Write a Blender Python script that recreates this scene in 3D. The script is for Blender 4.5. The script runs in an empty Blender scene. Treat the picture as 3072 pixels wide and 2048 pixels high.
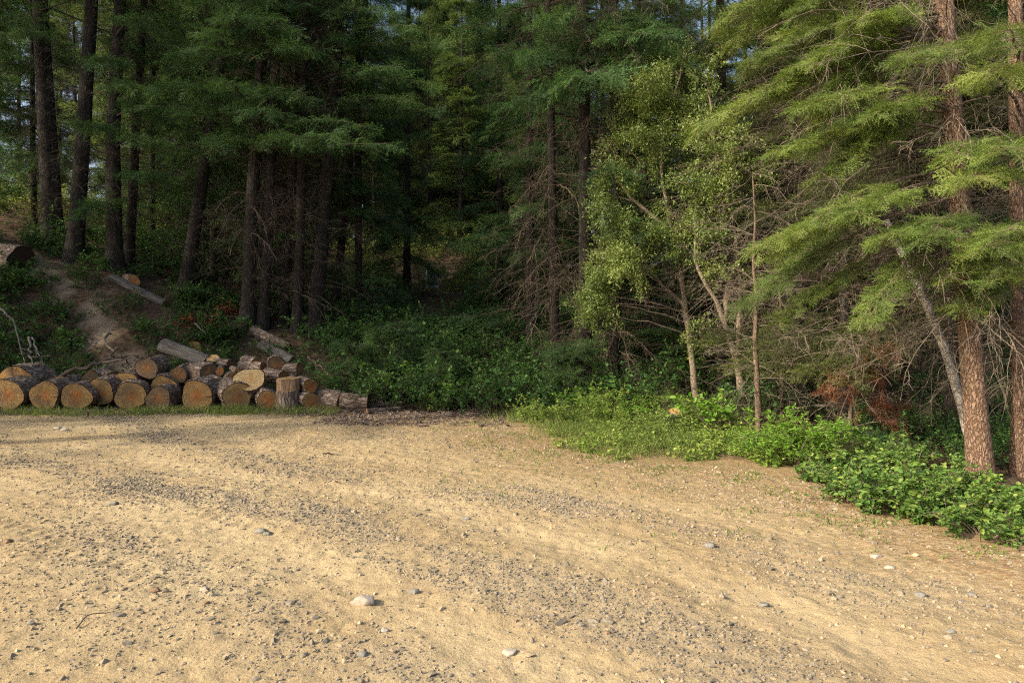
import bpy, math, random
import numpy as np
from mathutils import Vector
rng = np.random.default_rng(11)
random.seed(5)
S = bpy.context.scene
COL = S.collection
# ------------------------------------------------------------------ camera, sky, sun, exposure
F, HOR, CAMZ = 2048.0, 1000.0, 1.6            # focal length and horizon row in photo pixels (3072 wide)
cam_d = bpy.data.cameras.new('camera'); cam = bpy.data.objects.new('camera', cam_d); COL.objects.link(cam)
cam.location = (0, 0, CAMZ); cam.rotation_euler = (math.radians(90), 0, 0)
cam_d.sensor_width = 36; cam_d.lens = 24; cam_d.shift_y = -24/3072
cam_d.clip_start = 0.05; cam_d.clip_end = 2000
S.camera = cam
SUN_AZ = np.array([-0.90, -0.43]); SUN_EL = math.radians(31)
SUN_AZ = SUN_AZ/np.linalg.norm(SUN_AZ)
TO_SUN = Vector((SUN_AZ[0]*math.cos(SUN_EL), SUN_AZ[1]*math.cos(SUN_EL), math.sin(SUN_EL)))
W = bpy.data.worlds.new('World'); S.world = W; W.use_nodes = True
nt = W.node_tree; bg = nt.nodes['Background']
sky = nt.nodes.new('ShaderNodeTexSky'); sky.sky_type = 'NISHITA'; sky.sun_disc = False
sky.sun_elevation = SUN_EL; sky.sun_rotation = math.atan2(TO_SUN.x, TO_SUN.y); sky.air_density = 1.0; sky.dust_density = 5.0
nt.links.new(sky.outputs[0], bg.inputs[0]); bg.inputs[1].default_value = 0.15
sd = bpy.data.lights.new('sun', 'SUN'); sun = bpy.data.objects.new('sun', sd); COL.objects.link(sun)
sd.energy = 2.85; sd.angle = math.radians(0.55); sd.color = (1.0, 0.875, 0.68)
sun.rotation_euler = TO_SUN.to_track_quat('Z', 'Y').to_euler(); sun.location = (-20, -10, 25)
S.view_settings.view_transform = 'Standard'; S.view_settings.look = 'None'
S.view_settings.exposure = 1.06; S.view_settings.gamma = 1.0
S.render.engine = 'CYCLES'
S.cycles.use_denoising = False; S.cycles.sample_clamp_indirect = 3; S.cycles.filter_width = 1.2
S.cycles.max_bounces = 6; S.cycles.diffuse_bounces = 3; S.cycles.transmission_bounces = 3

# ------------------------------------------------------------------ numpy helpers
def norm(v):
    return v/np.maximum(np.linalg.norm(v, axis=-1, keepdims=True), 1e-9)
def vn(x, y, seed=0):                         # value noise, 0..1
    x = np.asarray(x, float); y = np.asarray(y, float)
    xi = np.floor(x).astype(np.int64); yi = np.floor(y).astype(np.int64)
    fx = x-xi; fy = y-yi; fx = fx*fx*(3-2*fx); fy = fy*fy*(3-2*fy)
    def h(a, b):
        n = (a*374761393 + b*668265263 + seed*974711) & 0xffffffff
        n = ((n ^ (n >> 13))*1274126177) & 0xffffffff
        return ((n ^ (n >> 16)) & 0xffff)/65535.0
    return (h(xi, yi)*(1-fx)+h(xi+1, yi)*fx)*(1-fy)+(h(xi, yi+1)*(1-fx)+h(xi+1, yi+1)*fx)*fy
def fbm(x, y, seed=0, o=4):
    s = 0; a = .5; t = 0
    for k in range(o):
        s = s + a*vn(x*2**k+k*17.3, y*2**k-k*9.1, seed+k); t += a; a *= .5
    return s/t
def sst(a, b, x):
    t = np.clip((x-a)/(b-a), 0, 1); return t*t*(3-2*t)

# ------------------------------------------------------------------ terrain
POLY = np.array([(-60, 13.0), (-22, 13.9), (-10.7, 14.0), (-6, 13.8), (-3.4, 13.3), (-1.7, 12.6), (-.2, 11.9), (.15, 10.9), (.75, 8.95),
                 (1.86, 8.3), (2.65, 8.1), (3.1, 7.2), (3.0, 6.0), (3.6, 4.95), (4.3, 3.2), (5.2, 0), (7, -12), (9, -60), (-60, -60)], float)
def sdist(x, y):                              # >0 outside the clearing (forest), <0 on the dirt
    P = np.stack([x, y], -1); d = np.full(x.shape, 1e9); inside = np.zeros(x.shape, bool)
    n = len(POLY)
    for i in range(n):
        a = POLY[i]; b = POLY[(i+1) % n]; e = b-a
        t = np.clip(((P-a)@e)/(e@e), 0, 1)
        d = np.minimum(d, np.linalg.norm(P-a-t[..., None]*e, axis=-1))
        c = ((a[1] <= y) & (b[1] > y)) | ((b[1] <= y) & (a[1] > y))
        xx = a[0]+(y-a[1])/(b[1]-a[1]+1e-12)*e[0]
        inside ^= c & (x < xx)
    return np.where(inside, -d, d)
BX = np.array([-60, -15, -14, -11.6, -10, -8.2, -6.7, -5.5, -4.0, -2, 0, 60.])
BH = np.array([4.6, 3.75, 3.5, 3.05, 2.45, 1.75, 1.25, .75, .25, .1, 0, 0])
def hgt(x, y):
    x = np.asarray(x, float); y = np.asarray(y, float)
    bank = np.interp(x*20/np.maximum(y, 14), BX, BH)*sst(14.9, 20.5, y+.5*(fbm(x*.7, y*.7, 3)-.5))
    w = 1-sst(-2, 5, x)*.55
    back = .235*w*np.maximum(0, y-18+1.5*sst(-8, -3, x)*1.5)
    back = np.where(back > 9, 9+(back-9)*.4, back)
    rough = (fbm(x*.8, y*.8, 21)-.5)*.35*sst(14.5, 17, y)
    soft = (fbm(x*.35, y*.35, 9)-.5)*.05+(fbm(x*1.1, y*1.1, 19)-.5)*.016
    return bank+back+rough+soft
def H(x, y): return float(hgt(np.array([x]), np.array([y]))[0])
def at(px, py, Y):                            # a photo pixel at a depth -> a point of the place
    return np.array([(px-1536)/F*Y, Y, CAMZ-(py-HOR)/F*Y])
def onground(px, py, lo=2.5, hi=60):          # where the line of sight meets the ground
    ys = np.arange(lo, hi, .05)
    x = (px-1536)/F*ys; z = CAMZ-(py-HOR)/F*ys
    k = np.argmax(z < hgt(x, ys))
    return np.array([x[k], ys[k], hgt(x[k], ys[k])])

# ------------------------------------------------------------------ meshes and objects
class MB:
    def __init__(s): s.v = []; s.f = []; s.m = []; s.t = []; s.n = 0
    def add(s, v, f, mat=0, tint=.5):
        v = np.asarray(v, float).reshape(-1, 3); f = np.asarray(f, np.int64)
        s.v.append(v); s.f.append(f+s.n); s.m.append(np.full(len(f), mat, np.int32))
        s.t.append(np.broadcast_to(np.asarray(tint, float), (len(v),)) if np.ndim(tint) < 1 or len(tint) != len(v) else np.asarray(tint, float))
        s.n += len(v)
    def mesh(s, name, mats, smooth=False):
        me = bpy.data.meshes.new(name)
        if s.n:
            V = np.concatenate(s.v)
            me.vertices.add(len(V)); me.vertices.foreach_set('co', V.astype(np.float32).ravel())
            L = np.concatenate([f.ravel() for f in s.f]); T = np.concatenate([np.full(len(f), f.shape[1]) for f in s.f])
            me.loops.add(len(L)); me.loops.foreach_set('vertex_index', L.astype(np.int32))
            st = np.concatenate([[0], np.cumsum(T)[:-1]])
            me.polygons.add(len(T)); me.polygons.foreach_set('loop_start', st.astype(np.int32))
            me.polygons.foreach_set('material_index', np.concatenate(s.m))
            me.polygons.foreach_set('use_smooth', np.full(len(T), smooth))
            a = me.attributes.new('tint', 'FLOAT', 'POINT'); a.data.foreach_set('value', np.concatenate(s.t).astype(np.float32))
            me.update(calc_edges=True)
        for m in mats: me.materials.append(m)
        return me
def link(name, me, parent=None):
    o = bpy.data.objects.new(name, me); COL.objects.link(o)
    if parent is not None: o.parent = parent
    return o
def tag(o, label=None, cat=None, group=None, kind=None):
    if label: o['label'] = label
    if cat: o['category'] = cat
    if group: o['group'] = group
    if kind: o['kind'] = kind
    return o
def thing(name, label, cat, loc=(0, 0, 0), rot=(0, 0, 0), group=None):
    o = bpy.data.objects.new(name, None); COL.objects.link(o); o.empty_display_size = .2
    o.location = tuple(float(a) for a in loc); o.rotation_euler = rot
    return tag(o, label, cat, group)

def tubes(mb, pts, rad, sides=3, mat=0, tint=.5, cap=False):
    pts = np.asarray(pts, float); rad = np.asarray(rad, float)
    N, K, _ = pts.shape; rad = np.broadcast_to(rad, (N, K))
    tan = norm(np.gradient(pts, axis=1))
    ref = np.where(np.abs(tan[..., 2:3]) > .9, np.array([1., 0, 0]), np.array([0, 0, 1.]))
    u = norm(np.cross(tan, ref)); w = np.cross(tan, u)
    a = np.arange(sides)*2*math.pi/sides
    ring = pts[:, :, None]+rad[:, :, None, None]*(u[:, :, None]*np.cos(a)[None, None, :, None]+w[:, :, None]*np.sin(a)[None, None, :, None])
    b = (np.arange(N)[:, None, None]*K+np.arange(K-1)[None, :, None])*sides
    j = np.arange(sides)[None, None, :]; j2 = (j+1) % sides
    f = np.stack([b+j, b+j2, b+sides+j2, b+sides+j], -1).reshape(-1, 4)
    t = tint if np.ndim(tint) == 0 else np.repeat(np.asarray(tint), K*sides)
    mb.add(ring.reshape(-1, 3), f, mat, t)
def poly(o, d, L, K=8, droop=.1, wob=.1, lift=0.):
    o = np.asarray(o, float); N = len(o); d = norm(np.asarray(d, float)); L = np.broadcast_to(L, (N,)); dr = np.broadcast_to(droop, (N,))
    pts = [o]; p = o.copy(); 
    for k in range(K-1):
        p = p+d*(L/(K-1))[:, None]; pts.append(p)
        g = -dr+lift*(k/(K-1))
        d = norm(d+np.stack([0*dr, 0*dr, g], -1)+rng.normal(0, wob, (N, 3)))
    return np.stack(pts, 1)
def bez(p0, p1, sag, K=10):
    p0 = np.asarray(p0); p1 = np.asarray(p1); N = len(p0); t = np.linspace(0, 1, K)[None, :, None]
    m = (p0+p1)/2+np.stack([np.zeros(N), np.zeros(N), np.broadcast_to(sag, (N,))], -1)
    P = (1-t)**2*p0[:, None]+2*t*(1-t)*m[:, None]+t*t*p1[:, None]
    return P+rng.normal(0, .015, P.shape)*np.sin(np.pi*t)
def samp(pts, i, t):                          # points and tangents on polylines i at parameters t
    K = pts.shape[1]; s = np.clip(t, 0, .9999)*(K-1); k = s.astype(int); f = (s-k)[:, None]
    a = pts[i, k]; b = pts[i, k+1]
    return a+(b-a)*f, norm(b-a)
UP = np.array([0, 0, 1.])

def spray_template(L=.5, nside=11, needle=.026, nw=.0035, step=.011, seed=1):
    r = np.random.default_rng(seed)
    tw = [((0, 0, 0), (1, 0, 0), L)]
    for k in range(nside):
        t = min(.96, .08+.86*(k+r.uniform(-.6, .6))/nside); sd = 1 if k % 2 else -1; ang = r.uniform(.5, 1.2)
        l = L*(.50*(1-t)**.8+.07)*r.uniform(.5, 1.3)
        tw.append(((t*L, 0, -.03*t*t*L), (math.cos(ang), sd*math.sin(ang), r.uniform(-.4, .2)), l))
    V = []; TW = []
    for o, d, l in tw:
        o = np.array(o); d = norm(np.array(d, float)); n = max(4, int(l/step))
        s = (np.arange(n)+.5)/n*l
        side = norm(np.cross(d, UP))
        for sg in (1, -1):
            b = o+d*s[:, None]+r.normal(0, .001, (n, 3)); b[:, 2] -= .25*s*s
            dn = norm(d*.75+side*sg*r.uniform(.55, 1.0, (n, 1))+UP*r.uniform(-.35, .65, (n, 1)))
            ln = needle*r.uniform(.75, 1.15, (n, 1))
            w = norm(np.cross(dn, r.normal(0, 1, (n, 3))*.5+UP))*nw/2
            V.append(np.stack([b-w, b+w, b+dn*ln], 1))
        TW.append((o, o+d*l-np.array([0, 0, .25*l*l])))
    V = np.concatenate(V).reshape(-1, 3)
    return V, np.array(TW), np.repeat(r.normal(0, .17, len(V)//3), 3)
def put_sprays(mb, T, pos, d, nrm, sc, tint, mat=0, wmat=1, twr=.0018):
    V, TW, TN = T; x = norm(d); y = norm(np.cross(nrm, x)); z = np.cross(x, y)
    R = np.stack([x, y, z], -1)*np.asarray(sc)[:, None, None]
    P = np.einsum('nij,vj->nvi', R, V)+pos[:, None]
    n = P.shape[0]*P.shape[1]
    mb.add(P.reshape(-1, 3), np.arange(n).reshape(-1, 3), mat, (np.asarray(tint)[:, None]+TN[None]).ravel())
    if twr:
        A = np.einsum('nij,vj->nvi', R, TW[:, 0])+pos[:, None]; B = np.einsum('nij,vj->nvi', R, TW[:, 1])+pos[:, None]
        w = (y[:, None]*twr)
        q = np.stack([A-w, A+w, B+w*.4, B-w*.4], 2).reshape(-1, 3)
        mb.add(q, np.arange(len(q)).reshape(-1, 4), wmat, .5)
FINE = [spray_template(.5, 12, .029, .0052, .011, s) for s in (1, 2, 3)]
MID = [spray_template(.55, 10, .050, .011, .029, s) for s in (4, 5)]
FAR = [spray_template(.8, 8, .12, .030, .070, s) for s in (6, 7)]

def needles_on(mb, pts, T, nsec, nsp, seclen, sc, start=.2, droop=.05, tint0=.5, flat=.0):
    """pts: limbs (N,K,3). side branches carry flat sprays."""
    N = len(pts); L = np.linalg.norm(pts[:, -1]-pts[:, 0], axis=1)
    i = np.repeat(np.arange(N), nsec); k = np.tile(np.arange(nsec), N)
    t = start+(1-start)*(k+rng.uniform(.1, .9, len(i)))/nsec
    p, tan = samp(pts, i, t)
    sd = np.where(k % 2, 1., -1.)[:, None]
    side = norm(np.cross(tan, UP+0*tan))
    d = tan*rng.uniform(.5, .9, (len(i), 1))+side*sd*rng.uniform(.6, 1.0, (len(i), 1))+UP*rng.uniform(-.25, .08, (len(i), 1))
    l = seclen*np.clip(L[i]/2.5, .5, 1.3)*((1-t)*.85+.3)*rng.uniform(.6, 1.2, len(i))
    sec = poly(p, d, l, 5, droop, .10)
    tubes(mb, sec, np.linspace(.005, .002, 5), 3, 1)
    j = np.repeat(np.arange(len(sec)), nsp); kk = np.tile(np.arange(nsp), len(sec))
    tt = np.where(kk == nsp-1, .92, .08+.85*(kk+rng.uniform(0, 1, len(j)))/nsp)
    q, tn = samp(sec, j, tt)
    sg = np.where(kk % 2, 1., -1.)[:, None]; sg = np.where((kk == nsp-1)[:, None], 0, sg)
    s2 = norm(np.cross(tn, UP+0*tn))
    dd = norm(tn+s2*sg*rng.uniform(.5, 1.5, (len(j), 1))+UP*rng.uniform(-.28-flat, .12, (len(j), 1))+rng.normal(0, .24, (len(j), 3)))
    nn = norm(UP+rng.normal(0, .48, (len(j), 3)))
    base = np.clip(tint0+rng.normal(0, .18, N)[i][j]+rng.normal(0, .12, len(i))[j]+rng.normal(0, .10, len(j))+.12*(t[j]-.5), 0, 1)
    s_ = sc*rng.uniform(.65, 1.15, len(j))
    for c in range(len(T)):
        m = (np.arange(len(j)) % len(T)) == c
        put_sprays(mb, T[c], q[m], dd[m], nn[m], s_[m], base[m])
def twigs(mb, o, d, L, r, droop=.08, wob=.14, child=6, gchild=3, mat=0, K=8, tint=.5, childlen=.45):
    """bare dead limbs with curling twigs"""
    N = len(o); r = np.broadcast_to(r, (N,)); L = np.broadcast_to(L, (N,))
    pts = poly(o, d, L, K, droop, wob)
    tubes(mb, pts, r[:, None]*np.linspace(1, .25, K)[None], 4, mat, tint)
    if child:
        i = np.repeat(np.arange(N), child); t = rng.uniform(.2, 1, len(i)); p, tan = samp(pts, i, t)
        cd = tan*.6+rng.normal(0, .65, (len(i), 3)); cl = L[i]*childlen*(1.15-t)*rng.uniform(.5, 1.3, len(i))
        cp = poly(p, cd, cl, 6, droop*1.6, wob*1.3)
        tubes(mb, cp, (r[i]*.42)[:, None]*np.linspace(1, .35, 6)[None], 3, mat, tint)
        if gchild:
            j = np.repeat(np.arange(len(cp)), gchild); t2 = rng.uniform(.2, 1, len(j)); p2, tn2 = samp(cp, j, t2)
            gp = poly(p2, tn2*.5+rng.normal(0, .7, (len(j), 3)), cl[j]*.5*rng.uniform(.4, 1.2, len(j)), 5, droop*2, wob*1.5)
            tubes(mb, gp, (r[i][j]*.25)[:, None]*np.linspace(1, .5, 5)[None], 3, mat, tint)
    return pts
def leaves(mb, pos, d, nrm, ln, wr=.4, fold=.12, tint=.5, mat=0, six=False):
    n = len(pos); x = norm(d); y = norm(np.cross(nrm, x)); z = np.cross(x, y); ln = np.broadcast_to(ln, (n,))[:, None]
    q = lambda a, b, c: pos+(x*a+y*b+z*c)*ln
    tint = np.broadcast_to(tint, (n,))
    if six:
        V = np.stack([q(0, 0, 0), q(.28, wr*.85, fold), q(.66, wr*.8, fold*.8), q(1, 0, -fold*.5), q(.66, -wr*.8, fold*.8), q(.28, -wr*.85, fold)], 1)
        b = np.arange(n)[:, None]*6
        f = np.concatenate([b+np.array([[0, 3, 2, 1]]), b+np.array([[0, 5, 4, 3]])])
        mb.add(V.reshape(-1, 3), f, mat, np.repeat(tint, 6))
    else:
        V = np.stack([q(0, 0, 0), q(.45, wr, fold), q(1, 0, 0), q(.45, -wr, fold)], 1)
        b = np.arange(n)[:, None]*4
        f = np.concatenate([b+np.array([[0, 2, 1]]), b+np.array([[0, 3, 2]])])
        mb.add(V.reshape(-1, 3), f, mat, np.repeat(tint, 4))

# ------------------------------------------------------------------ materials
def nodes(name):
    m = bpy.data.materials.new(name); m.use_nodes = True; t = m.node_tree
    return m, t, t.nodes['Principled BSDF']
class NT:
    def __init__(s, t): s.t = t
    def n(s, typ, **k):
        x = s.t.nodes.new(typ)
        for a, b in k.items(): setattr(x, a, b)
        return x
    def l(s, a, b): s.t.links.new(a, b)
    def co(s, kind='Object', scale=(1, 1, 1)):
        c = s.n('ShaderNodeTexCoord'); m = s.n('ShaderNodeMapping'); m.inputs['Scale'].default_value = scale
        s.l(c.outputs[kind], m.inputs[0]); return m.outputs[0]
    def noise(s, vec, scale, detail=4, rough=.55, dist=0.):
        x = s.n('ShaderNodeTexNoise'); x.inputs['Scale'].default_value = scale; x.inputs['Detail'].default_value = detail
        x.inputs['Roughness'].default_value = rough; x.inputs['Distortion'].default_value = dist
        if vec is not None: s.l(vec, x.inputs['Vector'])
        return x.outputs['Fac']
    def ramp(s, fac, stops):
        r = s.n('ShaderNodeValToRGB'); e = r.color_ramp.elements
        while len(e) < len(stops): e.new(.5)
        for q, (p, c) in zip(e, stops): q.position = p; q.color = (*c, 1) if len(c) == 3 else c
        s.l(fac, r.inputs[0]); return r.outputs[0]
    def mix(s, fac, a, b, typ='MIX'):
        x = s.n('ShaderNodeMix', data_type='RGBA', blend_type=typ)
        for v, i in ((fac, 0), (a, 6), (b, 7)):
            if isinstance(v, (int, float)): x.inputs[i].default_value = v
            elif isinstance(v, tuple): x.inputs[i].default_value = (*v, 1)
            else: s.l(v, x.inputs[i])
        return x.outputs[2]
    def math(s, op, a, b=0., clamp=False):
        x = s.n('ShaderNodeMath', operation=op, use_clamp=clamp)
        for v, i in ((a, 0), (b, 1)):
            if isinstance(v, (int, float)): x.inputs[i].default_value = v
            else: s.l(v, x.inputs[i])
        return x.outputs[0]
    def attr(s, name):
        x = s.n('ShaderNodeAttribute'); x.attribute_name = name; return x.outputs['Fac']
    def bump(s, h, dist, strength=1.):
        b = s.n('ShaderNodeBump'); b.inputs['Distance'].default_value = dist; b.inputs['Strength'].default_value = strength
        s.l(h, b.inputs['Height']); return b.outputs[0]

def leaf_mat(name, dark, mid, light, trans=.3, tcol=None, rough=.5, spec=.25, nsc=.9):
    m, t, b = nodes(name); N = NT(t)
    v = N.co('Object'); nz = N.noise(v, nsc, 3)
    f = N.math('ADD', N.math('MULTIPLY', N.attr('tint'), .75), N.math('MULTIPLY', N.math('SUBTRACT', nz, .5), .9), True)
    f = N.math('ADD', f, .08, True)
    c = N.ramp(f, [(.12, dark), (.5, mid), (.88, light)])
    N.l(c, b.inputs['Base Color']); b.inputs['Roughness'].default_value = rough; b.inputs['Specular IOR Level'].default_value = spec
    tr = N.n('ShaderNodeBsdfTranslucent')
    N.l(N.mix(.6, c, tcol or light), tr.inputs['Color'])
    mx = N.n('ShaderNodeMixShader'); mx.inputs[0].default_value = trans
    N.l(b.outputs[0], mx.inputs[1]); N.l(tr.outputs[0], mx.inputs[2])
    N.l(mx.outputs[0], t.nodes['Material Output'].inputs['Surface'])
    return m
def wood_mat(name, a, b_, c_, scale=(1, 1, 1), nsc=8, rough=.85, bump=.004):
    m, t, b = nodes(name); N = NT(t); v = N.co('Object', scale)
    nz = N.noise(v, nsc, 5, .65, .4)
    N.l(N.ramp(nz, [(.3, a), (.5, b_), (.72, c_)]), b.inputs['Base Color'])
    b.inputs['Roughness'].default_value = rough; b.inputs['Specular IOR Level'].default_value = .15
    N.l(N.bump(nz, bump), b.inputs['Normal'])
    return m
def bark_mat(name, crack, plate, pale, sc=(3, 3, 3.2), scale=1.6, bump=.02, lichen=None):
    m, t, b = nodes(name); N = NT(t); v = N.co('Object', sc)
    w = N.n('ShaderNodeTexNoise'); w.inputs['Scale'].default_value = 1.4; w.inputs['Detail'].default_value = 3; N.l(v, w.inputs['Vector'])
    vm = N.n('ShaderNodeMixRGB', blend_type='ADD'); vm.inputs[0].default_value = 1.5; N.l(v, vm.inputs[1]); N.l(w.outputs['Color'], vm.inputs[2])
    vo = N.n('ShaderNodeTexVoronoi', feature='DISTANCE_TO_EDGE'); vo.inputs['Scale'].default_value = scale; N.l(vm.outputs[0], vo.inputs['Vector'])
    fine = N.noise(v, 7, 6, .7)
    h = N.math('ADD', N.math('MULTIPLY', N.math('MINIMUM', vo.outputs['Distance'], .28), 2.1), N.math('MULTIPLY', fine, .7))
    c = N.ramp(h, [(.26, crack), (.55, plate), (.98, pale)])
    big = N.noise(N.co('Object'), .9, 4)
    c = N.mix(N.math('MULTIPLY', big, .55), c, plate)
    if lichen:
        lf = N.ramp(N.noise(N.co('Object'), 5, 6, .7), [(.56, (0, 0, 0)), (.68, (1, 1, 1))])
        c = N.mix(N.math('MULTIPLY', lf, .5), c, lichen)
    N.l(c, b.inputs['Base Color']); b.inputs['Roughness'].default_value = .9; b.inputs['Specular IOR Level'].default_value = .12
    N.l(N.bump(h, bump), b.inputs['Normal'])
    return m
M = {}
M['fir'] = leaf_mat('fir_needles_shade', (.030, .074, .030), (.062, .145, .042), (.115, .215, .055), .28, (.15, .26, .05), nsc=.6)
M['fir_sun'] = leaf_mat('fir_needles_sunlit', (.070, .140, .032), (.175, .295, .050), (.345, .425, .085), .30, (.30, .36, .05), nsc=.9)  # brighter copy of the fir needles, sunlight painted into the colour
M['fir_olive'] = leaf_mat('fir_needles_olive', (.045, .060, .022), (.085, .115, .032), (.16, .19, .045), .25, (.20, .22, .04), nsc=.9)
M['back'] = leaf_mat('needles_far', (.036, .080, .028), (.072, .128, .036), (.125, .185, .048), .40, (.21, .27, .05), nsc=.4)
M['willow'] = leaf_mat('willow_leaves', (.075, .125, .030), (.155, .22, .052), (.29, .335, .09), .28, (.32, .36, .07), nsc=1.2, rough=.42, spec=.4)
M['shrub'] = leaf_mat('shrub_leaves', (.026, .072, .020), (.058, .138, .032), (.105, .20, .045), .30, (.12, .24, .04), nsc=1.1)
M['bright'] = leaf_mat('bright_bush_leaves', (.080, .180, .022), (.160, .310, .036), (.25, .41, .06), .35, (.28, .42, .05), nsc=3)
M['bramble'] = leaf_mat('bramble_leaves', (.050, .120, .028), (.125, .225, .045), (.28, .35, .07), .30, (.24, .34, .05), nsc=3)
M['weed'] = leaf_mat('weed_leaves', (.09, .175, .028), (.185, .295, .048), (.33, .39, .09), .38, (.33, .42, .08), nsc=2)
M['grass'] = leaf_mat('grass_blades', (.075, .13, .025), (.14, .20, .045), (.30, .28, .10), .3, (.3, .34, .08), nsc=2)
M['gold'] = leaf_mat('backlit_leaves', (.07, .13, .028), (.13, .19, .04), (.23, .26, .06), .45, (.36, .40, .09), nsc=1.5)  # backlight painted in as a lighter, yellower leaf colour
M['redleaf'] = leaf_mat('red_dead_leaves', (.13, .042, .02), (.26, .085, .036), (.38, .15, .06), .3, (.40, .10, .03), nsc=3)
M['twig'] = wood_mat('dead_twig_wood', (.075, .058, .042), (.15, .115, .085), (.25, .20, .155), nsc=14)
M['twig_dark'] = wood_mat('dead_twig_dark', (.040, .032, .024), (.075, .058, .044), (.13, .105, .08), nsc=10)  # darker copy of the twig wood; also paints shade into the thicket twigs
M['twig_warm'] = wood_mat('dead_twig_sunlit', (.078, .063, .048), (.148, .120, .092), (.265, .222, .172), nsc=14)
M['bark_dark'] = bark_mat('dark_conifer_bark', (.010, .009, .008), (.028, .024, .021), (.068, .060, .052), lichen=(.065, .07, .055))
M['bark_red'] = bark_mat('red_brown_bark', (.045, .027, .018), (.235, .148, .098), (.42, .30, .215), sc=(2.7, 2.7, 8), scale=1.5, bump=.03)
M['bark_grey'] = bark_mat('grey_stem_bark', (.07, .055, .04), (.20, .16, .115), (.33, .28, .21), sc=(20, 20, 8), bump=.006)
M['bark_pole'] = bark_mat('brown_pole_bark', (.045, .033, .024), (.135, .098, .068), (.25, .19, .14), sc=(20, 20, 8), bump=.006)
M['log_bark'] = bark_mat('log_bark', (.035, .026, .020), (.165, .122, .095), (.38, .315, .26), sc=(9, 9, 3), scale=1.4, bump=.03)
M['dead_grey'] = wood_mat('weathered_grey_wood', (.045, .040, .036), (.105, .097, .086), (.21, .195, .17), (6, 6, .7), 4, bump=.01)
M['birch'] = bark_mat('birch_bark', (.05, .04, .03), (.36, .325, .275), (.56, .52, .46), sc=(7, 7, 9), scale=.9, bump=.008)

M['split_wood'] = wood_mat('split_wood', (.10, .06, .035), (.24, .155, .095), (.40, .29, .19), (14, 14, 1.2), 4, bump=.008)
def cut_mat(name, outer, inner, heart, grey, dirty=.5):
    m, t, b = nodes(name); N = NT(t)
    tc = N.n('ShaderNodeTexCoord'); v = tc.outputs['Object']
    oi = N.n('ShaderNodeObjectInfo')
    add = N.n('ShaderNodeVectorMath', operation='ADD'); N.l(v, add.inputs[0])
    cmb = N.n('ShaderNodeCombineXYZ'); N.l(N.math('MULTIPLY', oi.outputs['Random'], 37.), cmb.inputs[2]); N.l(cmb.outputs[0], add.inputs[1])
    w = add.outputs[0]
    sp = N.n('ShaderNodeSeparateXYZ'); N.l(v, sp.inputs[0])
    r = N.math('SQRT', N.math('ADD', N.math('POWER', sp.outputs[0], 2.), N.math('POWER', sp.outputs[1], 2.)))
    rn = N.math('ADD', r, N.math('MULTIPLY', N.math('SUBTRACT', N.noise(w, 4, 3), .5), .09))
    c = N.ramp(N.math('MULTIPLY', rn, 3.0), [(.12, heart), (.42, inner), (.70, outer), (.97, inner)])
    ring = N.math('SINE', N.math('MULTIPLY', rn, 240.))
    c = N.mix(N.math('MULTIPLY', N.math('ADD', ring, 1.), .09), c, tuple(x*.45 for x in inner))
    bl = N.ramp(N.noise(w, 3.2, 5, .65), [(.42, (0, 0, 0)), (.66, (1, 1, 1))])
    c = N.mix(N.math('MULTIPLY', bl, dirty), c, grey)
    ang = N.math('ARCTAN2', sp.outputs[1], sp.outputs[0])
    cr = N.noise(None, 1.0, 2); cv = N.n('ShaderNodeCombineXYZ')
    N.l(N.math('MULTIPLY', ang, 5.), cv.inputs[0]); N.l(N.math('MULTIPLY', oi.outputs['Random'], 50.), cv.inputs[1]); N.l(N.math('MULTIPLY', r, 1.5), cv.inputs[2])
    N.l(cv.outputs[0], cr.node.inputs['Vector'])
    ck = N.ramp(cr, [(.61, (0, 0, 0)), (.68, (1, 1, 1))])
    c = N.mix(N.math('MULTIPLY', ck, .8), c, (.07, .045, .028))
    sc = N.noise(N.co('Object', (3, 40, 3)), 5, 3)
    c = N.mix(.25, c, N.ramp(sc, [(.3, (.10, .06, .03)), (.7, (.75, .6, .4))]), 'SOFT_LIGHT')
    hv = N.n('ShaderNodeHueSaturation'); N.l(N.math('ADD', N.math('MULTIPLY', oi.outputs['Random'], .5), .75), hv.inputs['Value']); N.l(c, hv.inputs['Color'])
    N.l(hv.outputs[0], b.inputs['Base Color']); b.inputs['Roughness'].default_value = .8; b.inputs['Specular IOR Level'].default_value = .15
    N.l(N.bump(N.math('ADD', ring, N.math('MULTIPLY', sc, 3.)), .002), b.inputs['Normal'])
    return m
M['cut'] = cut_mat('cut_face_orange', (.42, .275, .115), (.37, .215, .080), (.45, .175, .050), (.14, .112, .078), .75)
M['cut_pale'] = cut_mat('cut_face_pale', (.52, .39, .20), (.48, .33, .15), (.52, .30, .11), (.34, .29, .19), .4)
M['cut_dark'] = cut_mat('cut_face_rotten', (.06, .042, .03), (.05, .033, .022), (.11, .05, .025), (.03, .025, .02), .6)
M['cut_grey'] = cut_mat('cut_face_weathered', (.17, .13, .085), (.19, .125, .07), (.30, .15, .06), (.085, .07, .055), .6)

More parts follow.
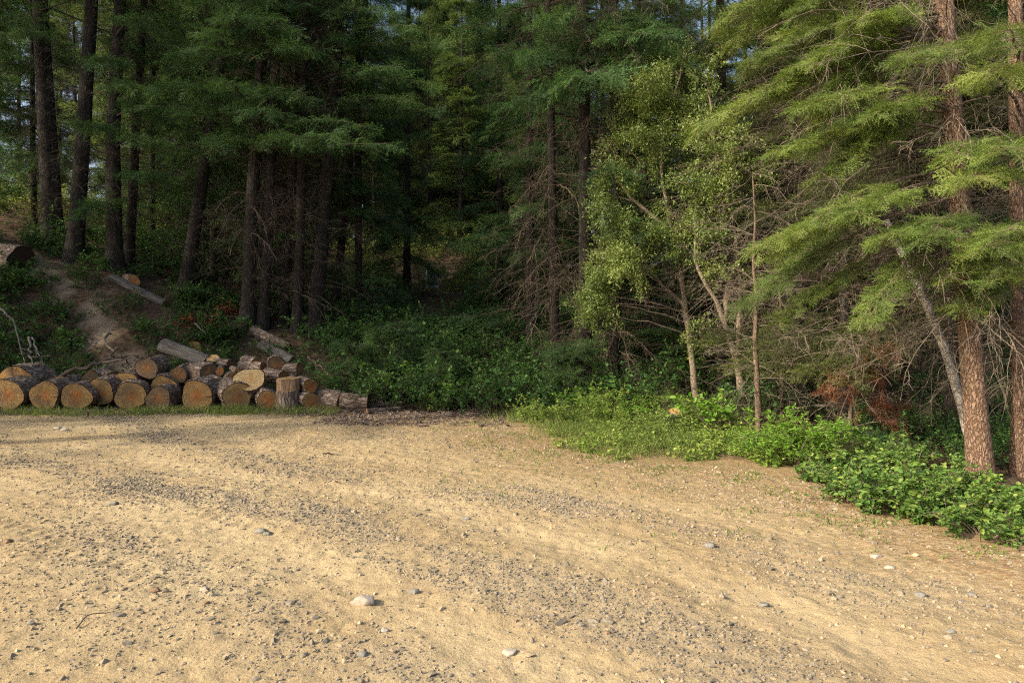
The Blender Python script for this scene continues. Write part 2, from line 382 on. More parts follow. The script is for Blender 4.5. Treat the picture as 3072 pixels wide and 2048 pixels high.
def rock_mat(name, a, b_, c_):
    m, t, b = nodes(name); N = NT(t); oi = N.n('ShaderNodeObjectInfo')
    f = N.noise(N.co('Object'), 18, 6, .65)
    c = N.ramp(f, [(.3, a), (.52, b_), (.75, c_)])
    N.l(c, b.inputs['Base Color']); b.inputs['Roughness'].default_value = .85; b.inputs['Specular IOR Level'].default_value = .2
    N.l(N.bump(f, .004), b.inputs['Normal']); return m
M['rock_pale'] = rock_mat('rock_pale', (.25, .21, .165), (.36, .31, .245), (.46, .41, .33))
M['rock_grey'] = rock_mat('rock_grey', (.125, .118, .102), (.20, .188, .16), (.31, .29, .245))
M['rock_brown'] = rock_mat('rock_brown', (.12, .075, .045), (.20, .13, .08), (.30, .21, .14))
def gravel_mat():
    m, t, b = nodes('gravel_stone'); N = NT(t); f = N.attr('tint')
    c = N.ramp(f, [(0, (.10, .096, .086)), (.4, (.185, .17, .14)), (.7, (.30, .235, .155)), (1, (.42, .335, .22))])
    c = N.mix(N.math('MULTIPLY', N.noise(N.co('Object'), 60, 3), .4), c, (.45, .34, .20))
    N.l(c, b.inputs['Base Color']); b.inputs['Roughness'].default_value = .9; b.inputs['Specular IOR Level'].default_value = .1
    return m
M['gravel'] = gravel_mat()
def ground_mat():
    m, t, b = nodes('dirt_and_forest_floor'); N = NT(t); v = N.co('Object')
    n1 = N.noise(v, .55, 4); n2 = N.noise(v, 6, 6, .65); n3 = N.noise(v, 55, 5, .7); n4 = N.noise(v, 2.2, 5, .6, .6)
    dirt = N.ramp(n1, [(.32, (.312, .232, .122)), (.5, (.374, .292, .163)), (.68, (.43, .35, .203))])
    dirt = N.mix(N.math('MULTIPLY', N.ramp(n4, [(.45, (0, 0, 0)), (.7, (1, 1, 1))]), .3), dirt, (.35, .245, .135))
    dirt = N.mix(N.ramp(n2, [(.32, (.45,)*3), (.58, (0, 0, 0))]), dirt, (.30, .22, .125))
    dirt = N.mix(N.ramp(n3, [(.32, (.6,)*3), (.5, (0, 0, 0))]), dirt, (.23, .175, .115))
    dirt = N.mix(N.math('MULTIPLY', N.attr('track'), .35), dirt, (.46, .365, .22))
    g = N.math('MULTIPLY', N.attr('gravel'), N.ramp(N.noise(v, 30, 5, .75), [(.40, (0, 0, 0)), (.62, (1, 1, 1))]), True)
    dirt = N.mix(N.math('MULTIPLY', g, .6), dirt, (.235, .21, .16))
    lit = N.math('MULTIPLY', N.attr('litter'), N.ramp(N.noise(N.co('Object', (1, 2.2, 1)), 14, 6, .72), [(.42, (0, 0, 0)), (.58, (1, 1, 1))]), True)
    dirt = N.mix(N.math('MULTIPLY', lit, .85), dirt, (.205, .115, .055))
    gr = N.math('MULTIPLY', N.attr('green'), N.ramp(N.noise(v, 4.5, 6, .75), [(.46, (0, 0, 0)), (.62, (1, 1, 1))]), True)
    dirt = N.mix(N.math('MULTIPLY', gr, .65), dirt, (.16, .155, .06))
    ff = N.ramp(N.noise(v, 9, 6, .7), [(.3, (.028, .020, .013)), (.5, (.075, .052, .033)), (.72, (.15, .105, .07))])
    sand = N.ramp(n2, [(.3, (.17, .125, .085)), (.7, (.33, .26, .185))])
    ff = N.mix(N.attr('sand'), ff, sand)
    c = N.mix(N.attr('forest'), dirt, ff)
    N.l(c, b.inputs['Base Color']); b.inputs['Roughness'].default_value = .95; b.inputs['Specular IOR Level'].default_value = .05
    h = N.math('ADD', N.math('MULTIPLY', n3, .5), N.math('ADD', N.math('MULTIPLY', n2, 1.4), N.math('MULTIPLY', N.noise(v, 22, 4, .6), .7)))
    N.l(N.bump(h, .013), b.inputs['Normal'])
    return m
M['ground'] = ground_mat()

# ------------------------------------------------------------------ ground
def gspace(c, lo, hi, d0, rate):
    r = [c]; d = d0
    while r[-1] < hi: d = d0+rate*max(0, abs(r[-1]-c)-4.5); r.append(r[-1]+d)
    l = [c]
    while l[-1] > lo: d = d0+rate*max(0, abs(l[-1]-c)-4.5); l.append(l[-1]-d)
    return np.array(l[:0:-1]+r)
TRK = [((-9.5, 11.2), (-5.6, 8.2), (-1.5, 5.9), (.9, 3.6), (1.6, 2.5)), ((-7.5, 13.0), (-3.8, 8.9), (-.3, 7.0), (1.6, 5.1), (2.9, 3.2)), ((-9.5, 8.2), (-4.3, 6.3), (-2.2, 4.9), (-.6, 3.4), (.1, 2.2))]
def trackd(x, y):
    out = []
    for L in TRK:
        d = np.full(x.shape, 1e9); L = np.array(L)
        for a, b in zip(L[:-1], L[1:]):
            e = b-a; t = np.clip(((x-a[0])*e[0]+(y-a[1])*e[1])/(e@e), 0, 1)
            d = np.minimum(d, np.hypot(x-a[0]-t*e[0], y-a[1]-t*e[1]))
        out.append(d)
    return out
def gravel_density(x, y):
    a, b, c = trackd(x, y)
    u = .77*x-.64*y; v = .64*x+.77*y; n = fbm(u*.55, v*2.0, 33); n2 = fbm(u*1.6, v*4.5, 35)
    n = n*(1-.75*np.maximum(np.exp(-((a-.78)/.26)**2), np.exp(-((b-.72)/.26)**2)))
    g = 1.0*np.exp(-(a/.42)**2)+.7*np.exp(-(b/.6)**2)+.65*np.exp(-(c/.4)**2)+.22
    return g*sst(.30, .70, n*.55+n2*.45)*1.3
xs = gspace(0, -70, 60, .021, .03); ys = gspace(5.0, -25, 90, .021, .032)
X, Y = np.meshgrid(xs, ys)
Z = hgt(X, Y)
sdv = sdist(X, Y)+(fbm(X*1.4, Y*1.4, 41)-.5)*.9
wgt = np.exp(-np.maximum(0, np.hypot(X, Y-5)-5)/6)
a, b, c = trackd(X, Y)
rut = -.012*np.exp(-((a-.75)/.25)**2)-.009*np.exp(-((b-.7)/.25)**2)+.008*np.exp(-(a/.4)**2)
road = sst(.3, -.3, sdv)
tread = np.sin((X*.8-Y*.45)*2*math.pi/.14+2.2*np.abs((c-.55)/.14))*sst(.20, .14, np.abs(c-.55))*.006*sst(-1.6, -2.6, X)*sst(.4, .6, fbm(X*.9, Y*.9, 61)+.05)
clod = fbm(X*5.5, Y*5.5, 52, 3); clod2 = fbm(X*14, Y*14, 57, 2)
Z = Z+road*(rut+tread+(fbm(X*2.2, Y*2.2, 51)-.5)*.020+(clod-.5)*.024*sst(.35, .6, fbm(X*.6, Y*.6, 66)+.1)+(clod2-.5)*.020)
Z = Z+(1-road)*sst(0, 2, sdv)*((fbm(X*3, Y*3, 71)-.5)*.14+(fbm(X*9, Y*9, 72, 3)-.5)*.06)
nv = X.size; nx = X.shape[1]
I = np.arange(nv).reshape(X.shape)
fq = np.stack([I[:-1, :-1], I[:-1, 1:], I[1:, 1:], I[1:, :-1]], -1).reshape(-1, 4)
mb = MB(); mb.add(np.stack([X, Y, Z], -1).reshape(-1, 3), fq)
me = mb.mesh('ground', [M['ground']], True)
def fattr(n, v):
    q = me.attributes.new(n, 'FLOAT', 'POINT'); q.data.foreach_set('value', np.clip(v, 0, 1).astype(np.float32).ravel())
fattr('forest', sst(-.15, .8, sdv-.55*sst(-1, .6, X)*sst(15, 12, Y)+(fbm(X*6, Y*6, 43)-.5)*.5))
fattr('track', np.maximum(np.exp(-((a-.78)/.24)**2), np.exp(-((b-.72)/.24)**2))*sst(.3, .55, fbm(X*1.1, Y*1.1, 87)+.08))
fattr('gravel', gravel_density(X, Y)*.8)
fattr('litter', np.exp(-np.maximum(0, -sdv-.35)/1.0)*sst(-4.2, -2.4, X+0*Y)*1.0+.9*np.exp(-np.maximum(0, -sdv)/.5)*sst(-1, -4.5, X))
fattr('green', np.exp(-np.maximum(0, -sdv)/1.1)*sst(-3.5, -.5, X)*sst(3.6, 2.2, X)+.9*np.exp(-np.maximum(0, -sdv)/.55)*sst(-3, -5, X))
px_ = X/Y*F+1536; py_ = HOR-(Z-CAMZ)/Y*F
sandm = np.exp(-(((X+8.9+1.45*(Y-16.4)+1.6*(fbm(X*1.5, Y*1.5, 83)-.5))/.42)**2))*sst(15.4, 16.3, Y)*sst(20.8, 19.6, Y)*sst(.30, .55, fbm(X*1.2, Y*1.2, 81))
fattr('sand', sandm)
ground = tag(link('ground', me), kind='structure', label='pale sandy dirt clearing rutted with gravel, turning to dark forest floor', cat='ground')

# gravel stones, one countless mass
def stones(n, accept, smin, smax, x0, x1, y0, y1, pw=2.4):
    out = []
    while sum(len(o) for o in out) < n:
        x = rng.uniform(x0, x1, n*2); y = rng.uniform(y0, y1, n*2)
        k = rng.uniform(0, 1, n*2) < accept(x, y); out.append(np.stack([x[k], y[k]], -1))
    P = np.concatenate(out)[:n]
    return P, smin+(smax-smin)*rng.uniform(0, 1, n)**pw
def ico():
    import bmesh
    b_ = bmesh.new(); bmesh.ops.create_icosphere(b_, subdivisions=1, radius=1)
    v = np.array([w.co[:] for w in b_.verts]); b_.verts.ensure_lookup_table(); f = np.array([[q.index for q in w.verts] for w in b_.faces]); b_.free(); return v, f
IV, IF = ico()
from mathutils.bvhtree import BVHTree
def gz(x, y):                                 # height of the built ground sheet
    i = np.clip(np.searchsorted(xs, x)-1, 0, len(xs)-2); j = np.clip(np.searchsorted(ys, y)-1, 0, len(ys)-2)
    fx = (x-xs[i])/(xs[i+1]-xs[i]); fy = (y-ys[j])/(ys[j+1]-ys[j])
    return (Z[j, i]*(1-fx)+Z[j, i+1]*fx)*(1-fy)+(Z[j+1, i]*(1-fx)+Z[j+1, i+1]*fx)*fy
def GZ(x, y): return float(gz(np.array([x]), np.array([y]))[0])
mb = MB()
road_ok = lambda x, y: (sdist(x, y) < .1)*1.
for n, smin, smax, x0, x1, y0, y1 in ((32000, .003, .013, -4.5, 4.2, 2.7, 7.5), (24000, .005, .017, -11, 4, 6, 13.8), (2800, .008, .026, -10, 4.2, 2.8, 12)):
    P, s = stones(n, lambda x, y: np.clip(gravel_density(x, y)*.85+.10, 0, 1)*road_ok(x, y), smin, smax, x0, x1, y0, y1)
    V = IV[None]*rng.uniform(.45, 1.45, (n, len(IV), 1)) * np.stack([rng.uniform(.6, 1.6, n), rng.uniform(.6, 1.3, n), rng.uniform(.4, .95, n)], -1)[:, None]
    th = rng.uniform(0, 6.28, n); cs, sn = np.cos(th)[:, None], np.sin(th)[:, None]
    V = np.stack([V[..., 0]*cs-V[..., 1]*sn, V[..., 0]*sn+V[..., 1]*cs, V[..., 2]], -1)*s[:, None, None]
    V += np.stack([P[:, 0], P[:, 1], gz(P[:, 0], P[:, 1])+s*.12], -1)[:, None]
    f = (np.arange(n)[:, None, None]*len(IV)+IF[None]).reshape(-1, 3)
    gd = gravel_density(P[:, 0], P[:, 1])
    mb.add(V.reshape(-1, 3), f, 0, np.repeat(np.clip(rng.beta(1.3, 1.6, n)-.30*np.clip(gd, 0, 1)+.05, 0, 1), len(IV)))
tag(link('gravel', mb.mesh('gravel', [M['gravel']])), 'loose grey and tan gravel strewn in bands over the dirt', 'gravel', kind='stuff')

# single rocks one can point to: (px, py, width px, flatness, material, label)
def rock(px, py, w, flat, mat, label, seed, name='rock', cat='rock'):
    p = onground(px, py); sc = w/2*p[1]/F; r = np.random.default_rng(seed)
    import bmesh
    b_ = bmesh.new(); bmesh.ops.create_icosphere(b_, subdivisions=4, radius=1)
    v = np.array([q.co[:] for q in b_.verts]); f = np.array([[q.index for q in g.verts] for g in b_.faces]); b_.free()
    for _ in range(9 if flat < .5 else 12):                        # flat facets
        d = norm(r.normal(0, 1, 3)); h = r.uniform(.62, .95); k = np.maximum(0, v@d-h); v = v-np.outer(k*.9, d)
    v = v*(1+.10*(vn(v[:, 0]*2.5+v[:, 2], v[:, 1]*2.5, seed)-.5)[:, None]+.05*(vn(v[:, 0]*8, v[:, 1]*8+v[:, 2]*5, seed)-.5)[:, None])
    v = v*np.array([1.06, .8, flat])*sc; z = GZ(p[0], p[1])
    m2 = MB(); m2.add(v, f)
    o = link(name, m2.mesh(name, [mat], True)); o.location = (p[0], p[1]+sc*.5, z+sc*flat*.38); o.rotation_euler = (r.uniform(-.12, .12), r.uniform(-.1, .1), r.uniform(-.5, .5))
    tag(o, label, cat, 'loose rocks on the dirt clearing'); return o
RK = [(1088, 1822, 82, .48, 'rock_pale', 'large pale rounded rock, biggest on the near dirt'),
      (1239, 1776, 36, .6, 'rock_grey', 'blue grey angular rock just behind the large pale rock'),
      (461, 1778, 33, .5, 'rock_brown', 'dark brown slab of rock on the left of the near dirt'),
      (614, 1812, 25, .5, 'rock_brown', 'rusty red brown flat rock near the dark brown slab'),
      (610, 1778, 26, .55, 'rock_pale', 'small pale cobble between brown slab and grey rock'),
      (779, 1597, 40, .45, 'rock_grey', 'grey jagged rock alone in mid clearing, left of centre'),
      (800, 1602, 24, .6, 'rock_grey', 'small dark rock touching the right side of the jagged grey rock'),
      (335, 1515, 34, .5, 'rock_grey', 'grey flat rock lying in the left gravel band'),
      (170, 1289, 26, .5, 'rock_pale', 'pale stone of a close pair below the log pile, the left one'),
      (192, 1292, 24, .5, 'rock_pale', 'pale stone of a close pair below the log pile, the right one'),
      (1529, 1967, 46, .4, 'rock_pale', 'flat tan rock at the bottom centre of the clearing'),
      (1086, 1976, 36, .5, 'rock_grey', 'dark grey rock at the bottom below the large pale rock'),
      (1153, 1902, 26, .7, 'rock_pale', 'small whitish upright rock below the large pale rock'),
      (1397, 1550, 30, .5, 'rock_grey', 'pale grey flat rock in the gravel at the centre'),
      (2674, 1709, 34, .55, 'rock_pale', 'pale pinkish round rock near the bramble edge'),
      (2768, 1797, 36, .5, 'rock_grey', 'dark grey low rock, right side of the clearing'),
      (2920, 1797, 24, .6, 'rock_grey', 'small dark rock farthest right on the clearing'),
      (2858, 1903, 26, .6, 'rock_grey', 'grey blunt rock low on the right of the clearing'),
      (2131, 1645, 36, .55, 'rock_grey', 'grey rounded rock with lighter top, right of centre'),
      (2631, 1668, 36, .5, 'rock_pale', 'sandy coloured rock half sunk beside a dark pebble'),
      (2295, 1812, 32, .5, 'rock_grey', 'grey rock heading a row of dark stones on the right'),
      (16, 1632, 30, .6, 'rock_brown', 'brown rock at the left edge of the clearing'),
      (1820, 1912, 24, .5, 'rock_brown', 'tan brown rock low and right of the centre'),
      (86, 1885, 30, .55, 'rock_grey', 'grey green rock at lower left of the clearing')]
for k, (px, py, w, fl, mt, lb) in enumerate(RK): rock(px, py, w, fl, M[mt], lb, 100+k)

# ------------------------------------------------------------------ logs
def log(face, yaw, pitch, r, ln, label, mat='cut', name='log_round', cat='log', group='cut log rounds in the pile', seed=0, squash=1., bark='log_bark', taper=1., r2=None):
    """face: centre of the visible cut end; yaw: turn of that end towards +x; pitch: tilt of that end upwards. The local z axis points out of the face."""
    q = np.random.default_rng(1000+seed)
    d = np.array([math.sin(yaw)*math.cos(pitch), -math.cos(yaw)*math.cos(pitch), math.sin(pitch)])
    t = thing(name, label, cat, face, Vector(d).to_track_quat('Z', 'Y').to_euler(), group)
    n, K = 56, 18
    a = np.arange(n)*2*math.pi/n; off = q.uniform(0, 100)
    shape = 1+.10*np.sin(a*2+q.uniform(0, 6))*q.uniform(.3, 1)+.055*np.sin(a*3+q.uniform(0, 6))+.03*np.sin(a*5+q.uniform(0, 6))
    z = -np.linspace(0, ln, K); zz = z[:, None]+0*a
    A = np.broadcast_to(a, (K, n))
    rid = fbm(np.cos(A)*4+off, np.sin(A)*4+zz*2.2, seed, 3)
    rr = r*shape*(1+(taper-1)*(-zz/ln))*(1+.10*(rid-.5)+.05*(vn(A*9/6.283*3, zz*9+off, seed)-.5))
    rr[0] = r*shape*.985; 
    V = np.stack([rr*np.cos(A), rr*np.sin(A)*squash, zz], -1)
    I = np.arange(K*n).reshape(K, n); J = np.roll(I, -1, 1)
    m1 = MB(); m1.add(V.reshape(-1, 3), np.stack([I[:-1], I[1:], J[1:], J[:-1]], -1).reshape(-1, 4))
    link('bark', m1.mesh('bark', [M[bark]], True), t)
    for end in (0, 1):
        m2 = MB(); R = 7; e = rr[0]*.955 if end == 0 else rr[-1]*.985; zc = -.004 if end == 0 else -ln+.004
        ring = [np.array([[0, 0, zc+(.006 if end == 0 else 0)]])]
        for k in range(1, R+1):
            f = k/R; ring.append(np.stack([e*f*np.cos(a), e*f*np.sin(a)*squash, zc+.012*(vn(np.cos(a)*f*4+off, np.sin(a)*f*4, seed+end)-.5)*(k < R)], -1))
        V = np.concatenate(ring); m2.add(V, np.stack([np.zeros(n, int), 1+np.arange(n), 1+(np.arange(n)+1) % n], -1)[:, ::(1 if end == 0 else -1)])
        fs = []
        for k in range(R-1):
            b0 = 1+k*n; i = np.arange(n); j = (i+1) % n
            fs.append(np.stack([b0+i, b0+n+i, b0+n+j, b0+j], -1))
        m2.f.append(np.concatenate(fs)[:, ::(1 if end == 0 else -1)]); m2.m.append(np.zeros(sum(map(len, fs)), np.int32))
        link('cut_face', m2.mesh('cut_face', [M[mat]], True), t)
    return t
PX = 14.4/F
# (px, py, depth of face, yaw, pitch, radius px, length m, material, label)
LG = [
 (24, 1184, 14.3, .05, .03, 47, .62, 'cut', 'orange log round with an uneven cut, leftmost on the ground'),
 (132, 1186, 14.25, .0, .06, 46, .60, 'cut', 'broad log round second from the left on the ground'),
 (228, 1189, 14.2, .18, .05, 43, .58, 'cut', 'log round with reddish heart third from the left on the ground'),
 (296, 1176, 14.55, .0, .0, 44, .60, 'cut', 'log round with flaking bark wedged behind its two neighbours'),
 (391, 1187, 14.2, .35, .04, 44, .62, 'cut', 'log round with ragged left bark turned slightly to the right'),
 (474, 1196, 14.2, .12, .08, 38, .66, 'cut_grey', 'shaded grey brown log round low in the front row'),
 (492, 1166, 14.75, .25, .0, 40, .55, 'cut', 'orange faced round peeping out behind the grey brown front one'),
 (590, 1192, 14.15, .05, .02, 50, .70, 'cut', 'widest orange log round of the front row with dirty lower rim'),
 (712, 1191, 14.2, .62, .0, 45, .80, 'cut', 'thick dark barked log turned to show a full orange face'),
 (804, 1202, 14.15, .45, .0, 32, .70, 'cut', 'small orange round with a dark knot near the standing block'),
 (936, 1211, 14.1, .75, .0, 30, .45, 'cut', 'tall oval orange face at the bottom of a stack of two'),
 (933, 1157, 14.15, .75, .0, 23, .45, 'cut', 'small yellow face on top of a stack of two'),
 (976, 1209, 14.3, .8, .0, 29, .55, 'cut', 'reddish hearted round right of the stack of two'),
 (1026, 1201, 14.3, 1.28, .0, 29, .62, 'cut_grey', 'mossy barked log seen side on with a thin sliver of face'),
 (1105, 1213, 14.1, 1.62, .0, 29, .56, 'cut_grey', 'pale flaky barked log lying side on at the right end of the pile'),
 (52, 1156, 15.0, -.05, .02, 60, .70, 'cut', 'largest orange round of the second row at the far left'),
 (178, 1168, 14.9, .0, .1, 42, .60, 'cut_grey', 'brown round half hidden behind the second and third front ones'),
 (272, 1158, 15.2, .0, .0, 42, .60, 'cut_grey', 'bark covered round showing only its top behind the wedged one'),
 (378, 1158, 14.95, .0, .02, 45, .60, 'cut', 'yellow brown round in the second row under the star cracked one'),
 (440, 1105, 14.9, .05, .0, 33, .60, 'cut_grey', 'star cracked round with orange heart on top of the pile'),
 (534, 1124, 14.9, .12, .0, 26, .75, 'cut_grey', 'weathered small round with an orange streak on top of the pile'),
 (626, 1118, 15.0, 1.0, .0, 30, .50, 'cut_grey', 'grey lichen covered round with a dull face turned right'),
 (640, 1073, 15.6, .5, 1.05, 19, .32, 'cut_pale', 'small tilted round with a pale slanting top'),
 (659, 1114, 15.0, .35, .0, 13, .45, 'cut', 'smallest orange faced round in the upper row'),
 (748, 1137, 14.45, .25, .72, 45, .42, 'cut_pale', 'pale fresh cut round leaning back with its face to the sky'),
 (830, 1097, 15.3, .35, .05, 28, .62, 'cut_grey', 'dark brown faced round topmost on the right of the pile'),
 (900, 1108, 15.4, 1.3, .1, 21, .36, 'cut_grey', 'broken barked chunk beside the dark brown topmost round'),
 (852, 1133, 14.9, 1.1, -.05, 22, .50, 'cut_grey', 'splintered pale barked piece behind the pale leaning round'),
 (716, 1114, 15.1, .7, .0, 11, .40, 'cut', 'little orange ended billet behind the pale leaning round'),
 (790, 1100, 15.5, 1.2, .05, 15, .65, 'cut_grey', 'rough barked log lying across behind the pale leaning round'),
 (576, 1133, 15.1, .5, .0, 25, .5, 'cut_grey', 'brown block between the weathered small round and the lichen one'),
 (768, 1176, 14.6, .3, .0, 24, .5, 'cut_grey', 'dull round wedged under the pale leaning round'),
 (700, 1132, 14.9, .6, .1, 19, .45, 'cut_grey', 'dusty brown billet left of the pale leaning round'),
 (880, 1150, 14.8, .5, .0, 20, .5, 'cut_grey', 'shaded billet behind the short split block'),
 (770, 1086, 15.6, .9, .0, 16, .5, 'cut_grey', 'thin billet left of the dark brown topmost round'),
 (690, 1090, 15.6, 1.4, .0, 14, .6, 'cut_grey', 'barked stick of wood lying across above the smallest round'),
 (340, 1136, 15.2, .9, .0, 22, .5, 'cut_grey', 'half hidden round left of the star cracked one'),
 (660, 1150, 14.85, .9, -.1, 20, .5, 'cut_pale', 'half buried slab with a pale edge above the thick dark log'),
]
for k, (px, py, Yd, yw, pt, r, ln, mt, lb) in enumerate(LG):
    p = at(px, py, Yd); rr = r*Yd/F
    if abs(pt) < .11: pt -= .08
    if py > 1180: p[2] = max(p[2], rr*.9+GZ(p[0], p[1]+.3)-.03) if pt < .5 else p[2]
    log(p, yw, pt, rr, ln, lb, mt, seed=k)
# upright ones: the face is the top
p = at(861, 1240, 14.1); log((p[0], p[1], GZ(p[0], p[1])+.42), .1, math.pi/2-.03, .235, .48, 'upright log block standing on end in the middle of the front row', 'cut_pale', seed=61)
log((p[0]+.02, p[1]+.02, GZ(p[0], p[1])+.425+.24), .1, math.pi/2-.06, .215, .24, 'short split block with peeled bark set on the upright block', 'cut_pale', seed=62, bark='split_wood')
# fallen logs on the bank
FG = 'fallen logs on the bank'
def lying(pa, pb, r, label, mat='cut_grey', bark='log_bark', name='fallen_log', seed=0, taper=1.):
    pa = np.array(pa); pb = np.array(pb); d = pa-pb; L = np.linalg.norm(d); d = d/L
    yaw = math.atan2(d[0], -d[1]); return log(pa, yaw, math.asin(d[2]), r, L, label, mat, name, 'log', FG, seed, bark=bark, taper=taper)
def onbank(px, py, up): 
    p = onground(px, py); p[2] += up; return p
p = onbank(66, 812, .27); lying(p, p+np.array([-3.6, 1.4, .45]), .40, 'big dark ended log jutting from the top of the bank at the left edge', 'cut_dark', 'log_bark', seed=70)
lying(onbank(494, 922, .10), onbank(333, 850, .14), .115, 'pale barkless log lying down the sandy bank', 'cut_grey', 'dead_grey', seed=71)
p = onbank(402, 862, .16); lying(p, p+np.array([-.9, 1.0, .1]), .17, 'short log with an orange cut end beneath the leaning trunk', 'cut', seed=72)
lying(at(622, 1086, 15.6), at(488, 1036, 15.9), .145, 'smooth grey log slanting down behind the pile', 'cut_grey', 'dead_grey', seed=73, taper=1.1)
p = onbank(580, 1050, .05); log(p, .2, .35, .20, .4, 'low cut stump with an orange face set in the bank', 'cut', 'stump', 'stump', None, seed=74)
lying(onbank(865, 1055, .10), onbank(758, 1005, .13), .13, 'reddish brown log on the slope below the thick trunks', 'cut_grey', seed=75)
lying(onbank(880, 1100, .12), onbank(785, 1050, .10), .15, 'broad pale grey log sliding down towards the dark topmost round', 'cut_grey', 'dead_grey', seed=76)
lying(onbank(1150, 1222, .07), onbank(1104, 1208, .09), .05, 'thin peeled pole end poking from the right of the pile', 'cut', seed=77)
lying(onbank(1205, 1218, .06), onbank(1095, 1226, .05), .055, 'brown pole lying level on the ground right of the pile', 'cut', seed=78)
lying(onbank(1200, 1232, .04), onbank(1100, 1240, .05), .045, 'knobbly dark pole in front of the brown one', 'cut_grey', seed=79)
# loose dead branches
def branch(label, pts, r, cat='branch', mat='twig', child=5, clen=.35):
    pts = np.array(pts, float); o = pts[0]
    t = np.linspace(0, 1, 14); k = np.linspace(0, 1, len(pts))
    P = np.stack([np.interp(t, k, pts[:, i]) for i in range(3)], -1)[None]-o
    P += rng.normal(0, r*.5, P.shape)
    m2 = MB(); tubes(m2, P, r*np.linspace(1, .35, 14)[None], 7)
    n = child
    if n:
        q, tn = samp(np.repeat(P, n, 0), np.arange(n), rng.uniform(.2, .95, n))
        twigs(m2, q, tn*.6+rng.normal(0, .6, (n, 3)), clen*rng.uniform(.5, 1.3, n), r*.4, .05, .16, 3, 0)
    ob = link('dead_branch', m2.mesh('dead_branch', [M[mat]], True)); ob.location = tuple(o)
    return tag(ob, label, cat, 'dead branches lying about the bank and pile')
branch('dark crooked branch lying across behind the log pile', [at(191, 1124, 14.9), at(270, 1098, 15.0), at(330, 1078, 15.2), at(430, 1062, 15.5)], .05, mat='twig_dark')
branch('second pinkish stick lying along the dark crooked branch', [at(310, 1088, 15.1), at(400, 1070, 15.2), at(440, 1070, 15.2)], .03)
branch('curved reddish root hooking out of the bank', [at(330, 1000, 16.4), at(313, 1015, 16.2), at(325, 1042, 16.0), at(350, 1058, 15.8), at(362, 1068, 15.6)], .035, 'root', 'twig_warm', 2)
branch('bleached dead branch arching down the left of the bank', [at(0, 925, 16.2), at(30, 950, 16), at(52, 985, 15.8), at(62, 1040, 15.6), at(80, 1088, 15.4)], .03, mat='dead_grey', child=6)
branch('forked grey driftwood branch standing on the bank at far left', [at(88, 1012, 15.5), at(92, 1060, 15.4), at(95, 1106, 15.2)], .035, mat='dead_grey', child=8, clen=.45)
branch('thin looping grey branch tangled with the forked one', [at(100, 1010, 15.5), at(112, 1060, 15.4), at(125, 1075, 15.3), at(126, 1095, 15.3)], .02, mat='dead_grey', child=4)
branch('upright pale stick leaning at the right end of the pile', [at(1040, 1237, 13.9), at(1046, 1190, 14.0), at(1068, 1165, 14.1)], .014, child=1)
branch('long pole sloping down the undergrowth right of the pile', [at(925, 1072, 15.6), at(960, 1100, 15.3), at(995, 1128, 15.1)], .03, mat='twig_dark', child=2)
branch('bleached stick above the red leaved shrub on the bank', [at(586, 970, 16.8), at(600, 985, 16.6), at(618, 1000, 16.5)], .02, mat='dead_grey', child=1)
branch('dry curled grass stalk lying on the near left dirt', [onground(230, 1895)+[0, 0, .015], onground(262, 1870)+[0, 0, .04], onground(300, 1858)+[0, 0, .03], onground(332, 1852)+[0, 0, .012]], .005, 'stalk', 'twig_warm', 1, .1)
branch('dark thin stick lying flat at the centre of the clearing', [onground(972, 1368)+[0, 0, .02], onground(995, 1366)+[0, 0, .02], onground(1018, 1369)+[0, 0, .02]], .012, 'stick', 'twig_dark', 1, .1)

# bark debris and twigs around the pile (countless)
mb = MB(); n = 4200
cx = rng.uniform(-10.4, .5, n); cy = np.where(cx < -3.5, rng.normal(14.4, .75, n), rng.normal(12.9, .9, n)); 
k = (cy > np.where(cx > -3.8, 11.5-.12*cx, 12.9)) & (rng.uniform(0, 1, n) < np.where(cx < -4.5, .35, 1)*np.where(cx > -1.2, .5, 1)); cx, cy = cx[k], cy[k]; n = len(cx)
d = norm(np.stack([rng.normal(0, 1, n), rng.normal(0, .5, n), rng.normal(0, .12, n)], -1)); L = rng.uniform(.03, .28, n)*rng.uniform(.4, 1, n)
pos = np.stack([cx, cy, gz(cx, cy)+.012], -1); sdir = norm(np.cross(d, UP+0*d)); w = L*rng.uniform(.08, .35, n); up = np.cross(sdir, d)
corn = [pos+d*(a_*L/2)[:, None]+sdir*(b_*w/2)[:, None]+up*(c_*.008) for c_ in (0, 1) for a_, b_ in ((-1, -1), (1, -.6), (1, 1), (-1, .7))]
V = np.stack(corn, 1); bq = np.arange(n)[:, None]*8
f = np.concatenate([bq+np.array([[*q]]) for q in ((0, 1, 2, 3), (4, 5, 6, 7), (0, 1, 5, 4), (1, 2, 6, 5), (2, 3, 7, 6), (3, 0, 4, 7))])
mb.add(V.reshape(-1, 3), f, 0, .5)
tag(link('bark_litter', mb.mesh('bark_litter', [M['log_bark']])), 'scraps of bark and broken wood strewn round the log pile', 'bark debris', kind='stuff')

